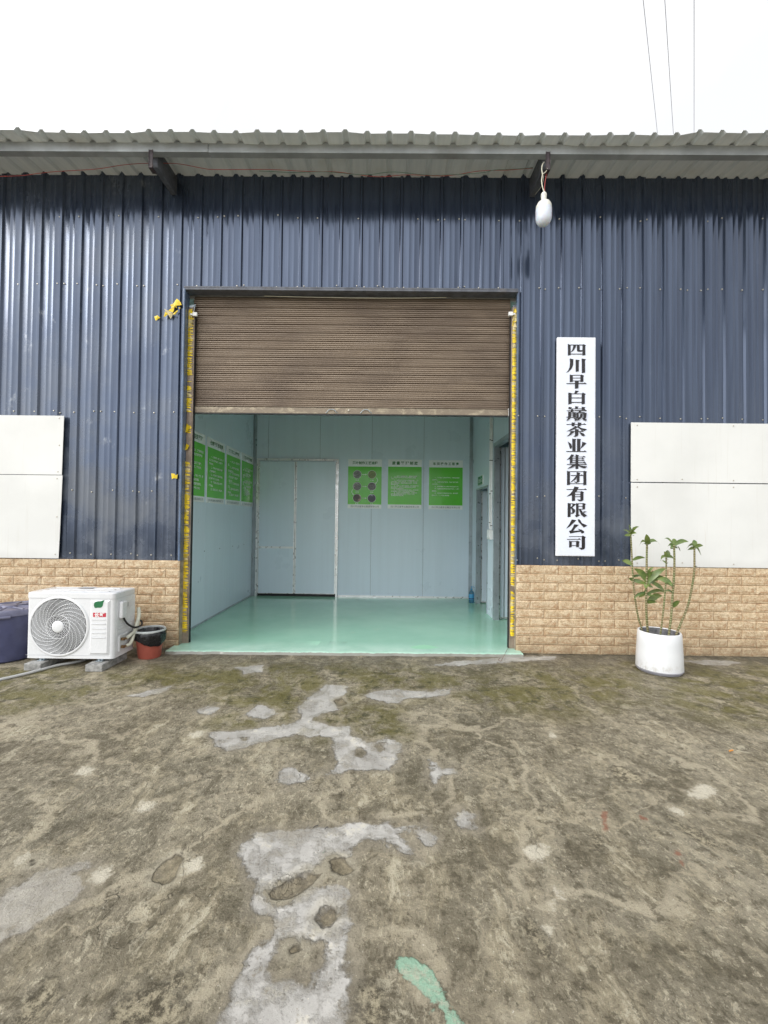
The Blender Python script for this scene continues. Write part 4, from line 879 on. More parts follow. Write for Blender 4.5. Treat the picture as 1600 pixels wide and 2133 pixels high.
# conduits and switch on the right wall
def conduit(y, label):
    t = thing('conduit_pipe', label, 'conduit', (XR-0.016, y, 1.24), 0, 'white conduits on the right wall')
    MB().tube([(0, 0, 0), (0, 0, 2.48)], 0.0125, 12).build('pipe', M['white_plastic'], t, smooth=50)
    for z in (0.10, 0.52, 0.98, 1.22, 1.72):
        zz = z+jit(0.05); MB().tube([(0, 0, zz-0.005), (0, 0, zz+0.005)], 0.0145, 12).build('clip', M['black'], t)
conduit(6.03, 'white conduit pipe running up from the switch box, nearer the back wall'); conduit(5.935, 'white conduit pipe running up from the switch box, nearer the wide doorway')
t = thing('switch_box', 'small white switch box low on the two white conduits', 'switch', (XR-0.001, 5.985, 1.10), -math.pi/2)
MB().box((-0.085, -0.045, 0), (0.085, -0.0005, 0.135)).build('box', M['white_plastic'], t, bevel=0.006)
for q in (-0.04, 0.04): MB().box((q-0.022, -0.050, 0.03), (q+0.022, -0.0455, 0.10)).build('rocker', M['sheet'], t)
# exit sign
t = thing('exit_sign', 'small green exit sign above the far right doorway', 'sign', (XR-0.001, 6.695, 1.905), -math.pi/2)
MB().box((-0.175, -0.012, 0), (0.175, 0, 0.145)).build('plate', M['sheet'], t, bevel=0.002)
MB().box((-0.166, -0.0140, 0.008), (0.166, -0.0125, 0.137)).build('green_face', M['exit'], t)
text_mesh('lettering', '安全出口', t, M['txt_white'], center=(0, 0.073), width=0.24, bold=0.01, y=-0.0155)

# notices
FOOT = '四川早白巅茶业集团有限公司'
def notice(loc, rz, label, title, body, n_lines, group, pics=False, tw=0.40):
    W, H = 0.578, 0.842; t = thing('notice_poster', label, 'poster', loc, rz, group)
    MB().box((-W/2, -0.008, 0), (W/2, 0, H)).build('sheet', M['sheet'], t)
    MB().box((-W/2+0.002, -0.0095, 0.070), (W/2-0.002, -0.0085, H-0.125)).build('green_field', M['green'], t)
    text_mesh('title_lettering', title, t, M['txt_green'], center=(0, H-0.062), width=tw, bold=0.03, y=-0.0092)
    text_mesh('footer_lettering', FOOT, t, M['txt_grey'], center=(0.005, 0.034), width=0.48, bold=0.004, y=-0.0092, gap=1.05)
    if body:
        b = text_mesh('body_lettering', body, t, M['txt_white'], center=(0, 0.39), width=0.47, bold=0.035, y=-0.0105, line=n_lines)
    return t
B2 = "　　一、生产技术准备过程，质量目标要明\n确，把生产过程中各环节工作都纳入质量\n管理。\n　　二、加强生产过程的工序质量控制，严格\n工艺纪律，做好工序生产，严格执行各项规\n程，做到首检、自检和巡检相结合，做好质\n量原始记录。\n　　三、加强工人的技术培训，不断提高操作\n的技术水平，对新工人要先培训后上岗并\n做好考核和质量意识。\n　　四、每月要召开质量分析会议，对发生的\n不良品要做出进一步的分析和改进措施。\n　　五、做生产工作要善始善终，做到车间\n的每道工序都有检验的人，不合格工序，\n不得流转到下道工序。"
B3 = "　　一、严格执行工艺规程操作，不得擅自更改\n\n工艺参数。\n\n　　二、认真做好生产状况、设备维护操作的\n\n各种记录。\n\n　　三、做好设备维护保养和环境卫生的工作。\n\n　　四、认真完成领导交办的生产任务，保质保\n\n量完成。\n\n　　五、做好生产现场的安全工作，发现问题\n\n及时汇报，确保每道工序质量。"
L1 = "一、做到清洁卫生，工器具使用后\n\n要清洗消毒并按照规定摆放整齐\n\n，防止污染。\n\n二、做好工器具卫生管理要求，\n\n不漏、不脏、摆放、整齐有序，\n\n确保清洁卫生。\n\n三、做到工器具、设备、操作、用\n\n具和容器要定期清洗消毒。\n\n四、工器具使用后要放回原处，\n\n保持完好备用，设专人负责。"
L2 = "　　一、做好防潮、防霉、防鼠、防\n\n虫，做好入库产品验收，分类堆放\n\n整齐有序。\n\n　　二、做好出库产品的登记台账\n\n，做到账物相符。\n\n　　三、仓库内的设施要定期检查，\n\n保持通风干燥，专人负责。\n\n　　四、严禁无关人员进入仓库内\n\n存放物品。\n\n　　五、做到日清月结，账目清楚。"
L3 = "　　一、按时上班，不迟到不早\n\n退。\n　　二、上岗前穿戴好工作服，\n\n做好消毒工作。\n　　三、严格按照操作规程作业\n\n，做到文明生产、安全生产\n\n，精心操作。\n　　四、保持工作场所清洁卫生\n\n工具。\n　　五、爱护设备及公共财物。\n\n遵守制度。\n　　六、服从管理，听从安排。"
L4 = "　　一、保持厂区环境整洁，做到\n干净、无积水、无杂草。\n\n　　二、厂区道路平整清洁，\n排水畅通，垃圾及时清理\n干净。\n\n　　三、做好防蝇、防鼠、防虫，\n不得堆放杂物，保持清洁\n卫生。\n　　四、厂区绿化要定期养护\n，保持美观。\n　　五、专人负责。\n　　六、定期检查记录。\n　　七、做好垃圾分类处理。\n　　八、严禁吸烟。"
g1 = 'green notices on the back wall'; g2 = 'green notices on the left wall'
p1 = notice((-0.397, YB-0.001, 1.541), 0, 'green process poster with six round pictures, beside the door leaves', '茶叶制作工艺流程', None, 1, g1, tw=0.43)
notice((0.287, YB-0.001, 1.545), 0, 'green notice densely filled with small text, between the other two on the back wall', '质 量 管 理 制 度', B2, 1.0, g1, tw=0.44)
notice((0.987, YB-0.001, 1.541), 0, 'green notice with widely spaced lines, nearest the back right corner', '车 间 操 作 工 职 责', B3, 0.85, g1, tw=0.44)
for (yc, lab, ti, bo, ln) in ((5.105, 'green notice partly hidden behind the left shutter rail', '工器具卫生管理', L1, 0.8), (5.757, 'green notice on the left wall, second from the shutter rail', '仓库管理员职责', L2, 0.8), (6.410, 'green notice on the left wall, second from the back corner', '茶厂职工上岗守则', L3, 0.85), (7.045, 'green notice tight against the back left corner', '厂区卫生管理制度', L4, 0.9)):
    notice((XL+0.001, yc, 1.545), math.pi/2, lab, ti, bo, ln, g2, tw=0.43)
def photo_mat(i, cols):
    t = NT('print_picture'); a = t.noise(14+3*i, 5, 0.6, t.co('Object'), 1.2); b = t.noise(6+i, 4, 0.6, t.co('Object'), 0.5)
    c = t.mix(t.rng(a, 0.42, 0.6), cols[0], cols[1]); c = t.mix(t.rng(b, 0.55, 0.68), c, cols[2]); return t.done(c, 0.3)
PC = [((.10,.12,.10),(.25,.26,.25),(.5,.5,.48)), ((.16,.22,.07),(.24,.28,.10),(.30,.33,.14)), ((.10,.10,.10),(.18,.18,.17),(.45,.45,.42)), ((.08,.09,.08),(.20,.20,.20),(.42,.44,.42)), ((.03,.02,.02),(.06,.05,.04),(.45,.28,.22)), ((.02,.03,.05),(.04,.05,.08),(.5,.55,.6))]
caps = ['采摘', '摊青', '杀青', '揉捻', '烘干', '成品']
for i in range(6):
    cx = (-0.130, 0.122)[i % 2]; cz = (0.582, 0.378, 0.176)[i//2]; r = 0.068
    mb = MB(); n = 32; mb.add([(cx+(r+0.005)*math.cos(2*math.pi*k/n), -0.0102, cz+(r+0.005)*math.sin(2*math.pi*k/n)) for k in range(n)]+[(cx+r*math.cos(2*math.pi*k/n), -0.0102, cz+r*math.sin(2*math.pi*k/n)) for k in range(n)], [(k, (k+1) % n, n+(k+1) % n, n+k) for k in range(n)])
    mb.build('picture_ring', M['txt_white'], p1)
    mb = MB(); mb.add([(cx+r*math.cos(2*math.pi*k/n), -0.0104, cz+r*math.sin(2*math.pi*k/n)) for k in range(n)], [tuple(range(n))]); mb.build('round_picture', photo_mat(i, PC[i]), p1)
    text_mesh('caption_lettering', caps[i], p1, M['txt_white'], center=(cx, cz-0.098), width=0.055, bold=0.02, y=-0.0105, gap=1.3)
def arrow(pts, w_=0.004):
    mb = MB(); P = [Vector((x, -0.0105, z)) for x, z in pts]; d = (P[-1]-P[-2]).normalized(); nn = Vector((-d.z, 0, d.x))
    for a, b in zip(P, P[1:]):
        q = (b-a).normalized(); s_ = Vector((-q.z, 0, q.x))*w_; mb.add([a-s_, b-s_, b+s_, a+s_], [(0, 1, 2, 3)])
    e = P[-1]; mb.add([e+nn*0.013, e-nn*0.013, e+d*0.022], [(0, 1, 2)]); mb.build('arrow', M['txt_white'], p1)
for z in (0.582, 0.378, 0.176): arrow([(-0.045, z), (0.012, z)])
arrow([(0.200, 0.53), (0.222, 0.49), (0.212, 0.46), (0.195, 0.44)]); arrow([(-0.205, 0.325), (-0.222, 0.29), (-0.213, 0.26), (-0.200, 0.245)])

# pump bottle on the floor
t = thing('pump_bottle', 'blue pump bottle standing on the green floor in the back right corner', 'bottle', (1.372, 7.02, ZF))
MB().lathe([(0.001, 0), (0.040, 0), (0.043, 0.006), (0.043, 0.150), (0.038, 0.172), (0.020, 0.192), (0.015, 0.198), (0.015, 0.206), (0.001, 0.206)], n=32).build('body', M['bottle'], t, smooth=50)
MB().lathe([(0.0437, 0.050), (0.0441, 0.052), (0.0441, 0.140), (0.0437, 0.142)], n=32).build('label', M['bottle_label'], t, smooth=50)
MB().lathe([(0.0443, 0.060), (0.0446, 0.061), (0.0446, 0.075), (0.0443, 0.076)], n=32).build('band', M['navy'], t, smooth=50)
mb = MB().lathe([(0.017, 0.207), (0.018, 0.208), (0.018, 0.226), (0.006, 0.228), (0.005, 0.25), (0.012, 0.251), (0.012, 0.262), (0.001, 0.263)], n=20); mb.tube([(0, 0, 0.257), (0.03, -0.02, 0.257), (0.042, -0.028, 0.250)], 0.005, 8); mb.build('pump', M['bottle_label'], t, smooth=50)

# ================================================================== AIR CONDITIONER
def aircon():
    X0, X1, Y0, Y1, Z0, Z1 = -3.205, -2.425, 3.84, 4.165, 0.088, 0.672
    t = thing('air_conditioner', 'white outdoor air conditioner unit with a round fan grille', 'air conditioner', ((X0+X1)/2, (Y0+Y1)/2, 0.062), R(0.6))
    I = Matrix.Translation((-(X0+X1)/2, -(Y0+Y1)/2, -0.062))
    def p(mb, name, mat, par=None, **kw):
        o = mb.build(name, mat, par or t, **kw); o.matrix_parent_inverse = I if par is None else Matrix.Identity(4); return o
    def rect(x0, x1, y0, y1, r=0.03, n=6):
        o = []
        for cx, cy, a0 in ((x1-r, y0+r, -90), (x1-r, y1-r, 0), (x0+r, y1-r, 90), (x0+r, y0+r, 180)):
            for k in range(n+1): a = R(a0+90*k/n); o.append((cx+r*math.cos(a), cy+r*math.sin(a)))
        return o
    fx, fz, fr = -2.914, 0.372, 0.249
    # casing: rounded corners, with a round hole in the front for the fan
    mb = MB(); P = rect(X0, X1, Y0, Y1); n = len(P)
    mb.add([(x, y, Z0) for x, y in P]+[(x, y, Z1-0.052) for x, y in P], [(i, (i+1) % n, (i+1) % n+n, i+n) for i in range(n) if not (abs(P[i][1]-Y0) < 1e-4 and abs(P[(i+1) % n][1]-Y0) < 1e-4)]+[tuple(range(n))[::-1]])
    xa, xb, za, zb = X0+0.03, X1-0.03, Z0, Z1-0.052; K = 64; ring = [(fx+fr*math.cos(2*math.pi*k/K), fz+fr*math.sin(2*math.pi*k/K)) for k in range(K)]
    edge = []
    for k in range(K):
        c, s_ = math.cos(2*math.pi*k/K), math.sin(2*math.pi*k/K); tt = []
        if c > 1e-9: tt.append((xb-fx)/c)
        if c < -1e-9: tt.append((xa-fx)/c)
        if s_ > 1e-9: tt.append((zb-fz)/s_)
        if s_ < -1e-9: tt.append((za-fz)/s_)
        q = min(tt); edge.append((fx+c*q, fz+s_*q))
    # make sure the four corners are in
    for cx, cz in ((xa, za), (xb, za), (xb, zb), (xa, zb)):
        j = min(range(K), key=lambda k: (edge[k][0]-cx)**2+(edge[k][1]-cz)**2); edge[j] = (cx, cz)
    mb.add([(x, Y0, z) for x, z in ring]+[(x, Y0, z) for x, z in edge], [(k, (k+1) % K, K+(k+1) % K, K+k)[::-1] for k in range(K)])
    mb.add([(x, Y0, z) for x, z in ring]+[(fx+(x-fx)*0.97, Y0+0.09, fz+(z-fz)*0.97) for x, z in ring], [(k, (k+1) % K, K+(k+1) % K, K+k) for k in range(K)])
    mb.box((X0+0.001, Y0-0.0018, Z0+0.028), (X1-0.04, Y0-0.0003, Z0+0.030), 1)
    body = p(mb, 'casing', [M['ac'], M['ac_mark']], smooth=35)
    # lid
    mb = MB(); P2 = rect(X0-0.004, X1+0.004, Y0-0.004, Y1+0.004, 0.033); P3 = rect(X0+0.006, X1-0.006, Y0+0.006, Y1-0.006, 0.03); n = len(P2)
    mb.add([(x, y, Z1-0.050) for x, y in P2]+[(x, y, Z1-0.008) for x, y in P2]+[(x, y, Z1) for x, y in P3], [(i, (i+1) % n, (i+1) % n+n, i+n) for i in range(n)]+[(n+i, n+(i+1) % n, (i+1) % n+2*n, i+2*n) for i in range(n)]+[tuple(range(2*n, 3*n)), tuple(range(n))[::-1]])
    for k in range(3): mb.box((X0+0.08, Y0+0.07+k*0.085, Z1+0.0003), (X1-0.10, Y0+0.095+k*0.085, Z1+0.005))
    lid = p(mb, 'lid', M['ac'], smooth=35)
    mb = MB()
    p(MB().box((X0+0.30, Y0+0.20, Z1+0.006), (X0+0.43, Y0+0.30, Z1+0.0065)), 'top_sticker', M['ac_mark'])
    # fan cavity, blades
    mb = MB(); mb.add([(fx+fr*0.97*math.cos(2*math.pi*k/K), Y0+0.09, fz+fr*0.97*math.sin(2*math.pi*k/K)) for k in range(K)], [tuple(range(K))]); p(mb, 'fan_back', M['ac_dark'])
    mb = MB()
    for b in range(3):
        vs = []; fs = []
        for i in range(6):
            for j in range(7):
                rr = 0.06+0.185*i/5; a = b*2*math.pi/3+R(78)*(j/6)+0.5*i/5; vs.append((fx+rr*math.cos(a), Y0+0.040+0.035*j/6, fz+rr*math.sin(a)))
        for i in range(5):
            for j in range(6): fs.append((i*7+j, i*7+j+1, (i+1)*7+j+1, (i+1)*7+j))
        mb.add(vs, fs)
    p(mb, 'fan_blade', M['ac_fan'], smooth=60)
    # outer trim ring
    mb = MB(); prof = [(fr+0.021, 0.000), (fr+0.018, -0.006), (fr+0.008, -0.010), (fr-0.001, -0.008), (fr-0.004, 0.004)]
    vs = [(fx+r*math.cos(2*math.pi*k/72), Y0+d, fz+r*math.sin(2*math.pi*k/72)) for r, d in prof for k in range(72)]
    mb.add(vs, [(i*72+k, (i+1)*72+k, (i+1)*72+(k+1) % 72, i*72+(k+1) % 72) for i in range(len(prof)-1) for k in range(72)]); p(mb, 'fan_ring', M['ac'], smooth=50)
    # wire grille: slats in rings cut by spiral ribs
    mb = MB()
    def dome(r): return Y0-0.004-0.014*max(0, 1-(r/fr)**2)
    def hoop(r, wr, wy, nseg=96):
        q = [(r-wr, 0), (r+wr, 0), (r+wr, wy), (r-wr, wy)]; vs = [(fx+a*math.cos(2*math.pi*k/nseg), dome(r)+b, fz+a*math.sin(2*math.pi*k/nseg)) for k in range(nseg) for a, b in q]
        mb.add(vs, [(k*4+i, ((k+1) % nseg)*4+i, ((k+1) % nseg)*4+(i+1) % 4, k*4+(i+1) % 4) for k in range(nseg) for i in range(4)])
    for k in range(13): hoop(0.117+k*(fr-0.004-0.117)/13, 0.0015, 0.004)
    for r in (0.066, 0.079, 0.092): hoop(r, 0.0019, 0.004)
    hoop(0.105, 0.0035, 0.006)
    for s_ in range(20):
        pts = []
        for k in range(13):
            u = k/12; r = 0.107+(fr-0.002-0.107)*u; a = s_*2*math.pi/20-1.25*u**0.8; pts.append((fx+r*math.cos(a), dome(r)-0.0015, fz+r*math.sin(a)))
        mb.tube(pts, 0.0021, 5, caps=False)
    for s_ in range(16):
        pts = []
        for k in range(4):
            u = k/3; r = 0.052+0.055*u; a = s_*2*math.pi/16-0.5*u; pts.append((fx+r*math.cos(a), dome(r)-0.001, fz+r*math.sin(a)))
        mb.tube(pts, 0.0017, 5, caps=False)
    gr = p(mb, 'fan_grille', M['ac'], smooth=50)
    mb = MB(); vs = []; pr = [(0.0005, -0.006), (0.035, -0.005), (0.050, -0.002), (0.055, 0.004)]
    vs = [(fx+r*math.cos(2*math.pi*k/40), dome(0)+d, fz+r*math.sin(2*math.pi*k/40)) for r, d in pr for k in range(40)]
    mb.add(vs, [(i*40+k, (i+1)*40+k, (i+1)*40+(k+1) % 40, i*40+(k+1) % 40) for i in range(3) for k in range(40)]); p(mb, 'grille_hub', M['ac'], smooth=50)
    # service cover with pressed slots
    sx0, sx1, sz0, sz1 = -2.637, -2.462, 0.128, 0.610
    q = [(sx0, sz0), (sx1, sz0), (sx1, sz1), (sx0, sz1)]; qi = [(sx0+0.016, sz0+0.014), (sx1-0.016, sz0+0.014), (sx1-0.016, sz1-0.016), (sx0+0.016, sz1-0.016)]
    mb = MB(); mb.add([(x, Y0-0.0008, z) for x, z in q]+[(x, Y0-0.014, z) for x, z in qi], [(0, 1, 5, 4), (1, 2, 6, 5), (2, 3, 7, 6), (3, 0, 4, 7), (4, 5, 6, 7)])
    for k in range(5):
        z = 0.445-k*0.040; a, b = sx0+0.024, sx1-0.030
        mb.add([(a, Y0-0.0145, z), (b, Y0-0.0145, z), (b, Y0-0.020, z-0.004), (a, Y0-0.020, z-0.004), (a, Y0-0.0145, z-0.011), (b, Y0-0.0145, z-0.011)], [(0, 3, 2, 1), (3, 4, 5, 2)])
        mb.box((a, Y0-0.0150, z+0.0002), (b, Y0-0.0143, z+0.0022), 1)
    cov = p(mb, 'service_cover', [M['ac'], M['ac_mark']])
    def lg(x, y): return (atY(180+x/14.545, 1220+y/14.545, Y0-0.0165))
    pts = [lg(*c) for c in ((212,610),(214,545),(255,495),(330,475),(400,474),(470,455),(545,435),(512,480),(490,540),(482,600),(450,650),(405,672),(330,668),(262,680),(232,665))]
    o = p(MB().prism([(v.x, v.z) for v in pts], Y0-0.0158, Y0-0.0148), 'leaf_emblem', M['leafgreen'])
    a, b = lg(190, 822), lg(572, 955); p(MB().box((a.x, Y0-0.0158, b.z), (b.x, Y0-0.0148, a.z)), 'red_label', M['redprint'])
    o = text_mesh('label_lettering', '长虹', t, M['white_plastic'], center=((a.x+b.x)/2, (a.z+b.z)/2), width=(b.x-a.x)*0.78, bold=0.035, y=Y0-0.0164, gap=1.12); o.matrix_parent_inverse = I
    # right side: pressed panel, handle cover, cable, valves
    mb = MB(); mb.box((X1+0.0003, Y0+0.035, Z0+0.20), (X1+0.004, Y1-0.01, Z1-0.062))
    for k in range(4): z = 0.345-k*0.030+0.02; mb.box((X1+0.0045, Y0+0.06, z), (X1+0.009, Y1-0.05, z+0.010))
    p(mb, 'side_panel', M['ac'], bevel=0.002)
    p(MB().box((X1+0.0045, Y0+0.052, 0.432), (X1+0.040, Y0+0.135, 0.585)), 'terminal_cover', M['ac'], bevel=0.014, seg=3)
    p(MB().box((X1+0.0045, Y0+0.16, 0.515), (X1+0.006, Y0+0.21, 0.555)), 'warning_sticker', M['ac_mark'])
    p(MB().tube(spline([(X1+0.02, Y0+0.10, 0.435), (X1+0.035, Y0+0.14, 0.37), (X1+0.055, Y0+0.22, 0.315), (X1+0.075, Y0+0.30, 0.315), (X1+0.06, Y0+0.33, 0.345), (X1+0.02, Y0+0.34, 0.36)], 8), 0.0085, 10), 'power_cable', M['black'], smooth=60)
    mb = MB(); mb.box((X1+0.0003, Y0+0.06, 0.135), (X1+0.014, Y0+0.075, 0.27)); mb.box((X1+0.0003, Y0+0.0755, 0.265), (X1+0.014, Y0+0.18, 0.278)); p(mb, 'valve_shroud', M['ac'], bevel=0.003)
    for z in (0.235, 0.165):
        mb = MB().tube([(X1+0.0003, Y0+0.115, z), (X1+0.028, Y0+0.115, z)], 0.014, 10); mb.tube([(X1+0.02, Y0+0.09, z+0.006), (X1+0.02, Y0+0.15, z-0.004)], 0.009, 8); p(mb, 'service_valve', M['brass'], smooth=40)
    for k, z in enumerate((0.235, 0.165)):
        p(MB().tube(spline([(X1+0.022, Y0+0.15, z-0.004), (X1+0.04, Y0+0.20, z+0.02), (X1+0.05, Y0+0.26, 0.29+0.03*k), (X1+0.045, Y0+0.31, 0.40), (X1+0.02, Y0+0.35, 0.47)], 7), 0.016, 10), 'insulated_pipe', M['insul'], smooth=60)
    for xx in (-3.075, -2.555):
        mb = MB(); mb.box((xx-0.028, Y0+0.000, 0.0632), (xx+0.028, Y0+0.29, 0.068)); mb.box((xx-0.022, Y0+0.02, 0.0685), (xx+0.022, Y0+0.27, 0.0876)); mb.tube([(xx, Y0+0.012, 0.0682), (xx, Y0+0.012, 0.078)], 0.008, 8); p(mb, 'foot_rail', M['alu_dull'])
aircon()
for xx, lab in ((-3.085, 'grey concrete block under the fan side of the air conditioner'), (-2.545, 'grey concrete block under the cover side of the air conditioner')):
    mb = MB(); n = 5; 
    mb.box((xx-0.075, 3.765, 0.0), (xx+0.075, 4.13, 0.0625)); o = mb.build('concrete_block', M['concrete'], None, bevel=0.006); tag(o, lab, 'concrete block', 'blocks under the air conditioner')
hp = [(-2.80, 4.10), (-2.83, 4.0), (-2.876, 3.945)]; hp += [tuple(atZ(x, y)[:2]) for x, y in ((120, 1389), (80, 1400), (40, 1410), (0, 1419), (-60, 1430))]
tag(MB().tube([(p.x, p.y, 0.014) for p in spline([Vector((x, y, 0)) for x, y in hp], 6)], 0.0115, 10).build('drain_hose', M['hose'], None, smooth=60), 'pale grey drain hose lying on the ground in front of the air conditioner', 'hose')

# ================================================================== TUB, BIN
t = thing('plastic_tub', 'big blue violet plastic tub with a lid, left of the air conditioner', 'tub', (-3.63, 4.15, 0))
MB().lathe([(0.001, 0.0), (0.235, 0.0), (0.248, 0.012), (0.262, 0.20), (0.276, 0.44), (0.276, 0.452), (0.262, 0.452), (0.240, 0.02), (0.001, 0.02)], n=56).build('body', M['tub'], t, smooth=40)
mb = MB(); mb.lathe([(0.284, 0.425), (0.292, 0.427), (0.296, 0.462), (0.287, 0.478), (0.268, 0.480), (0.258, 0.468), (0.15, 0.472), (0.001, 0.474)], n=56, fn=lambda r, z, a: (r, z+0.004*math.sin(5*a)*(r < 0.27)))
for k in range(4):
    a = R(20+45*k); d = Vector((math.cos(a), math.sin(a), 0)); mb.tube([tuple(-d*0.24+Vector((0, 0, 0.474))), tuple(d*0.24+Vector((0, 0, 0.474)))], 0.010, 6)
mb.lathe([(0.001, 0.492), (0.055, 0.490), (0.07, 0.474)], n=24)
mb.build('lid', M['lid'], t, smooth=40)
for a0 in (R(-62), R(118)):
    pts = [(0.296*math.cos(a0+q), 0.296*math.sin(a0+q), 0.425) for q in np.linspace(-0.25, 0.25, 8)]; MB().tube(pts, 0.014, 8).build('clip_handle', M['lid'], t, smooth=50)

t = thing('waste_bin', 'small brick red plastic bin with a pale rim, right of the air conditioner', 'waste bin', (-2.295, 4.20, 0.0))
MB().lathe([(0.001, 0.0), (0.096, 0.0), (0.101, 0.008), (0.128, 0.235), (0.131, 0.245), (0.124, 0.245), (0.096, 0.01), (0.001, 0.01)], n=96, fn=lambda r, z, a: (r*(1+0.010*math.cos(32*a)*(0.02 < z < 0.235 and r > 0.1)), z)).build('body', M['bin'], t, smooth=50)
MB().lathe([(0.127, 0.249), (0.138, 0.249), (0.143, 0.256), (0.142, 0.266), (0.134, 0.272), (0.127, 0.268), (0.125, 0.256), (0.127, 0.249)], n=56).build('rim', M['binrim'], t, smooth=50)
def bagfn(r, z, a):
    cr = 0.006*mn.noise(Vector((math.cos(a)*4, math.sin(a)*4, z*14)))+0.004*mn.noise(Vector((math.cos(a)*11, math.sin(a)*11, z*30)))
    if z < 0.21 and r > 0.12: z = z-0.055*max(0, math.cos(a-R(-35)))**2-0.015*mn.noise(Vector((math.cos(a)*3, math.sin(a)*3, 1)))
    return r+cr+(0.004 if r > 0.12 else 0), z
mb = MB().lathe([(0.134, 0.180), (0.139, 0.190), (0.141, 0.205), (0.142, 0.225), (0.1405, 0.247), (0.130, 0.262), (0.120, 0.25), (0.112, 0.20), (0.100, 0.12), (0.07, 0.07), (0.001, 0.06)], n=80, fn=bagfn)
o = mb.build('bin_bag', M['bag'], None, smooth=180); o.location = (-2.295, 4.20, 0); tag(o, 'black plastic bag lining the red bin and folded over its edge', 'bin bag')

# ================================================================== POT AND PLANTS
PX, PY = 2.522, 4.03
t = thing('plant_pot', 'round white glazed plant pot on a grey saucer', 'plant pot', (PX, PY, 0.0))
MB().lathe([(0.001, 0.030), (0.1894, 0.030), (0.1912, 0.040), (0.1876, 0.14), (0.1814, 0.27), (0.1761, 0.352), (0.1717, 0.360), (0.1628, 0.361), (0.1593, 0.355)], n=64).build('body', M['pot'], t, smooth=40)
MB().lathe([(0.1593, 0.355), (0.1611, 0.33), (0.1646, 0.25), (0.001, 0.25)], n=64).build('inner_wall', M['pot_in'], t, smooth=40)
MB().lathe([(0.001, 0.0), (0.1752, 0.0), (0.1797, 0.004), (0.1876, 0.022), (0.1929, 0.024), (0.1929, 0.029), (0.001, 0.0292)], n=64).build('saucer', M['saucer'], t, smooth=30)
mb = MB(); n, m = 40, 10; vs = [(0, 0, 0.275)]
for i in range(1, m+1):
    for k in range(n):
        a = 2*math.pi*k/n; r = 0.162*i/m; vs.append((r*math.cos(a), r*math.sin(a), 0.268+0.010*mn.noise(Vector((r*30*math.cos(a), r*30*math.sin(a), 0)))))
mb.add(vs, [(0, 1+k, 1+(k+1) % n) for k in range(n)]+[(1+i*n+k, 1+(i+1)*n+k, 1+(i+1)*n+(k+1) % n, 1+i*n+(k+1) % n) for i in range(m-1) for k in range(n)])
mb.build('soil', M['soil'], t, smooth=60)
def cp(x, y, Y): return atY(1270+x/4.848, 1070+y/4.848, Y)
def add_leaf(mb, a, b, wpx, arch, seed):
    rng = random.Random(seed); a = Vector(a); b = Vector(b); ax = b-a; L = ax.length; d = ax/L
    side = d.cross(Vector((rng.uniform(-.4, .4), -1, rng.uniform(0.1, 0.7)))).normalized(); nrm = side.cross(d).normalized()
    w = wpx/4.848/220*0.54; n = 11; vs = []; bend = rng.uniform(-0.10, 0.10); twi = rng.uniform(-0.9, 1.1)
    for i in range(n):
        u = i/(n-1); wd = w*(math.sin(math.pi*min(1, 0.10+0.90*u))**0.75)*(1-0.15*u); wd = max(wd, 0.0012 if i == n-1 else 0.004)
        c = a+d*(L*u)+Vector((0, 0, arch*L*4*u*(1-u)*0.5))+Vector((0, 0, -(abs(arch)*0.35+0.10)*L*u**3))+nrm*(bend*L*math.sin(2.6*u)); tw = side*math.cos(twi*u)+nrm*math.sin(twi*u)
        fold = nrm*(-0.28*wd); vs += [c-tw*wd-fold, c, c+tw*wd-fold]
    mb.add(vs, [f for i in range(n-1) for f in ((i*3, i*3+1, i*3+4, i*3+3), (i*3+1, i*3+2, i*3+5, i*3+4))])
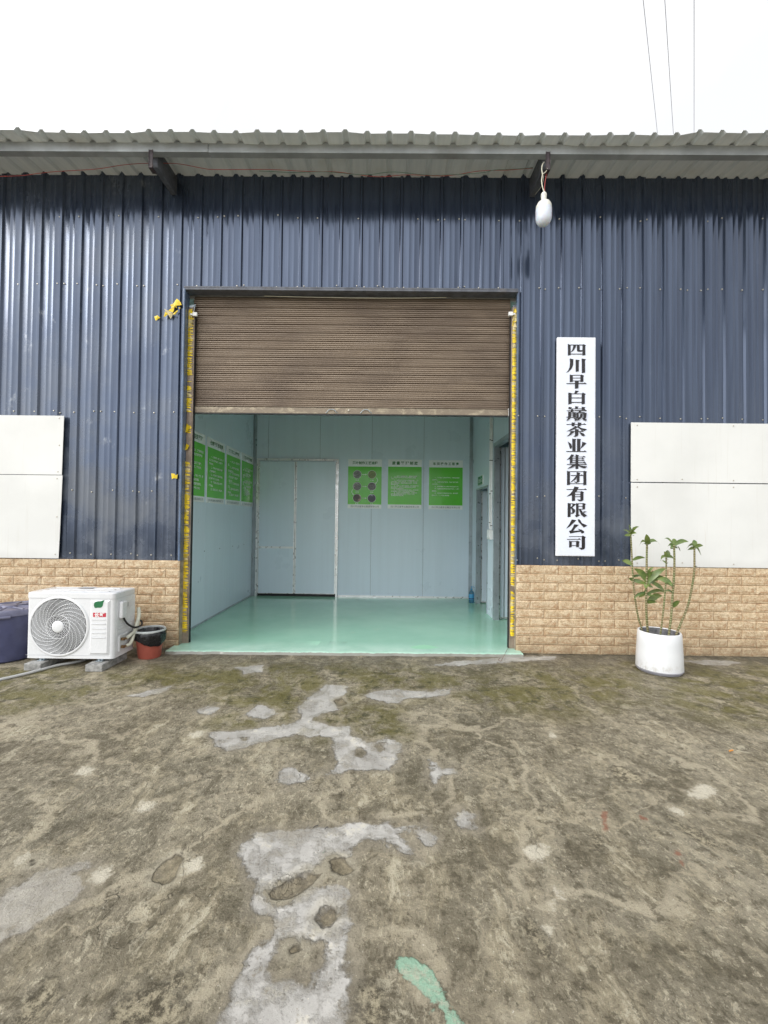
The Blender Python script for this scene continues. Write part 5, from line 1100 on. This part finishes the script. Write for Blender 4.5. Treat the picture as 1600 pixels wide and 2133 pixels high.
PL = [ # stem points in the photo, distance, leaves (from, to, width, arch)
 ('slender ringed dracaena cane leaning left, tallest and leftmost in the white pot', 4.15, [(330,1215),(318,1140),(290,1050),(260,880),(240,700),(230,540),(225,430),(213,200)], 8.5,
  [((213,205),(195,95),46,.0),((213,205),(302,110),26,.25),((213,200),(132,150),46,.15),((213,205),(272,188),30,.2),((213,208),(150,212),30,-.1),((215,208),(238,215),26,-.1),((213,200),(240,120),30,.1),((235,468),(362,430),36,.15),((235,520),(128,455),48,.1),((235,660),(195,645),20,.0),((265,830),(325,778),26,.1),((232,640),(320,625),26,.1),((212,215),(180,205),26,-.1)]),
 ('bushy ringed dracaena cane with a thick lower tuft of leaves', 4.10, [(392,1235),(385,1180),(372,1000),(370,800),(375,600),(375,450),(378,300)], 10.5,
  [((378,305),(370,192),50,.0),((378,300),(502,285),36,.45),((376,310),(305,290),22,.5),((376,320),(330,305),22,.4),((380,310),(416,288),24,.1),((378,700),(240,525),62,.1),((372,710),(202,645),42,.05),((380,700),(565,520),58,.12),((382,690),(492,600),50,.15),((378,690),(470,560),46,.2),((385,710),(575,625),48,.25),((420,690),(550,775),46,.0),((380,720),(440,735),40,-.1),((375,700),(365,745),50,-.2),((375,785),(295,835),38,.0),((372,800),(250,840),26,.2),((380,810),(545,765),36,.1),((380,900),(535,800),66,.15),((385,900),(480,885),38,.1),((372,780),(345,770),26,.1),((378,600),(440,525),24,.1),((372,720),(345,690),30,.2),((380,650),(430,570),40,.2),((376,690),(300,560),44,.1),((378,820),(470,825),30,.0)]),
 ('thin dracaena cane with a small crown, in the middle of the white pot', 3.99, [(506,1275),(512,1230),(535,1050),(555,850),(570,650),(572,510),(570,432)], 7.5,
  [((570,435),(603,368),50,.05),((570,435),(525,440),26,.2),((570,438),(652,440),32,.2),((570,430),(548,375),36,.05),((568,500),(512,465),18,.2),((572,505),(588,490),18,.1),((570,440),(545,410),30,.1),((575,700),(630,720),20,.2),((570,440),(600,450),28,-.1)]),
 ('upright dracaena cane with a wide drooping crown, second from the right', 3.97, [(592,1285),(597,1230),(620,1050),(635,850),(650,650),(655,480),(651,318)], 10,
  [((650,320),(557,225),22,.35),((650,315),(655,242),48,.0),((655,315),(797,262),42,.2),((655,325),(717,355),22,.5),((648,320),(588,322),30,.3),((648,325),(612,340),26,.1),((650,320),(620,285),34,.1),((650,345),(690,345),20,.2),((635,730),(475,630),54,.2),((640,945),(710,870),38,.1),((635,800),(560,770),20,.2),((640,350),(618,345),22,.1)]),
 ('dracaena cane curving right, standing apart on the right of the white pot', 3.99, [(655,1300),(670,1230),(735,1070),(790,930),(830,750),(855,570),(857,345)], 9.5,
  [((857,345),(850,255),46,.0),((857,340),(768,325),26,.3),((857,340),(942,310),36,.15),((857,350),(783,357),32,.1),((857,352),(932,382),22,.45),((857,350),(885,350),32,-.1),((857,345),(905,325),30,.2),((857,350),(835,345),34,.1),((866,535),(888,535),14,.1)])]
for pi, (lab, Y, st, wpx, lv) in enumerate(PL):
    base = cp(*st[0], Y); t = thing('dracaena_plant', lab, 'plant', base, 0, 'dracaena canes in the white pot'); I = Matrix.Translation(-base)
    pts = [cp(x, y, Y+0.01*math.sin(i*1.3+pi)) for i, (x, y) in enumerate(st)]; sp = spline(pts, 10); m = len(sp); r0 = wpx/4.848/220*0.95
    o = MB().tube(sp, [r0*(1.15-0.25*i/m)*(1+0.10*(i % 3 == 0)) for i in range(m)], 8).build('stem', M['stem'], t, smooth=60); o.matrix_parent_inverse = I
    mb = MB(); rng = random.Random(50+pi)
    for k, (a, b, w_, ar) in enumerate(lv): add_leaf(mb, cp(*a, Y), cp(*b, Y+rng.uniform(-0.09, 0.07)), w_, ar, 100*pi+k)
    o = mb.build('foliage', M['leaf'], t, smooth=60); o.matrix_parent_inverse = I

# ================================================================== LAMP, WIRES
t = thing('hanging_bulb', 'unlit white capsule bulb hanging by its cord under the eave', 'light bulb', (1.442, 4.05, 4.435))
T0 = (-0.285, 0.0)
MB().lathe([(0.001, 0.036), (0.018, 0.034), (0.026, 0.022), (0.0275, 0.004), (0.025, 0.0), (0.0255, -0.018), (0.024, -0.036), (0.021, -0.040)], n=32).build('socket', M['bulb_base'], t, smooth=40)
MB().lathe([(0.021, -0.040), (0.032, -0.046), (0.056, -0.066), (0.070, -0.095), (0.0725, -0.125)], n=48).build('housing', M['bulb_base'], t, smooth=60)
MB().lathe([(0.0720, -0.1255), (0.0735, -0.130), (0.0735, -0.200), (0.068, -0.235), (0.052, -0.263), (0.028, -0.279), (0.001, -0.283)], n=48).build('diffuser', M['bulb'], t, smooth=60)
def lp(x, y, Y=4.05): p = atY(1070+x/10.667, 300+y/10.667, Y); return (p.x-1.442, p.y-4.05, p.z-4.435)
mb = MB(); mb.tube(spline([lp(680, 1060), lp(650, 980), lp(622, 830), lp(640, 680), (lp(625, 560)), lp(640, 460), lp(675, 405, 4.08)], 7), 0.0048, 8); mb.tube(spline([lp(645, 665), lp(715, 615), lp(752, 540), lp(760, 505, 4.07)], 6), 0.004, 8); mb.build('cord', M['cream'], t, smooth=60)
MB().tube(spline([lp(690, 1045), lp(690, 930), lp(712, 760), lp(735, 655, 4.1)], 6), 0.003, 6).build('red_lead', M['wire_red'], t, smooth=60)
MB().tube(spline([lp(660, 690, 4.06), lp(655, 830, 4.1), lp(590, 980, 4.25), lp(480, 1120, 4.46)], 6), 0.0025, 6).build('feed_wire', M['cream'], t, smooth=60)
def wire(px, Y, r, mat, name, label, cat='wire', group=None):
    pts = spline([atY(x, y, Y) for x, y in px], 6); return tag(MB().tube(pts, r, 6).build(name, mat, None, smooth=60), label, cat, group)
wire([(-40,368),(40,366),(80,361),(120,357),(200,352),(260,343),(312,340),(370,341),(420,350),(450,353),(560,353),(640,357),(700,358),(740,363),(790,368),(850,364),(930,366),(1000,356),(1060,354),(1110,350)], 4.22, 0.0026, M['wire_red'], 'eave_wire', 'thin red wire drooping along the underside of the eave')
wire([(540,356),(610,359),(680,358),(760,364),(820,358),(900,365),(1000,360),(1030,354),(1075,352),(1110,349)], 4.19, 0.0022, M['wire_green'], 'eave_wire', 'thin green wire running beside the red one under the eave')
tag(MB().tube(spline([atZ(1061, 1345, 0.04), atZ(1056, 1354, 0.05), atZ(1049, 1368, 0.02), atZ(1043, 1377, 0.012), atZ(1038, 1374, 0.012), atZ(1042, 1371, 0.012)], 6), 0.002, 6).build('bent_wire', M['rust'], None, smooth=60), 'short bent rusty wire at the right foot of the shutter rail', 'wire')
for (tx, bx, by, lab) in ((1340, 1368, 262, 'overhead cable slanting most, leftmost in the sky'), (1385, 1402, 265, 'overhead cable in the middle of the three in the sky'), (1446, 1446, 268, 'overhead cable standing straight up, rightmost in the sky')):
    a = atY(tx, 0, 14.0); b = atY(bx, by, 22.0); d = b-a
    mid = [a-d*1.2, a-d*0.4+Vector((0, 0, 0)), a, a+d*0.5, b, b+d*0.8]
    tag(MB().tube(mid, 0.010, 6).build('overhead_cable', M['wire_sky'], None, smooth=60), lab, 'cable', 'overhead cables above the roof')
# litter on the yard
p = atZ(1524, 1567); tag(MB().tube([(p.x-0.012, p.y, 0.008), (p.x+0.014, p.y+0.008, 0.008)], 0.0045, 8).build('cigarette_butt', M['butt'], None, smooth=60), 'orange cigarette butt lying on the yard below the potted plants', 'litter')
for (x, y, a, L) in ((658, 1725, 0.6, 0.012), (680, 1728, 0.9, 0.010)):
    p = atZ(x, y); tag(MB().tube([(p.x-L*math.cos(a), p.y-L*math.sin(a), 0.007), (p.x, p.y, 0.010), (p.x+L*math.cos(a), p.y+L*math.sin(a)*0.8, 0.007)], 0.0018, 5).build('dry_twig', M['wire_black'], None), {658: 'dark twig on the far edge of the big grey patch, left of its twin', 680: 'dark twig on the far edge of the big grey patch, right of its twin'}[x], 'twig')
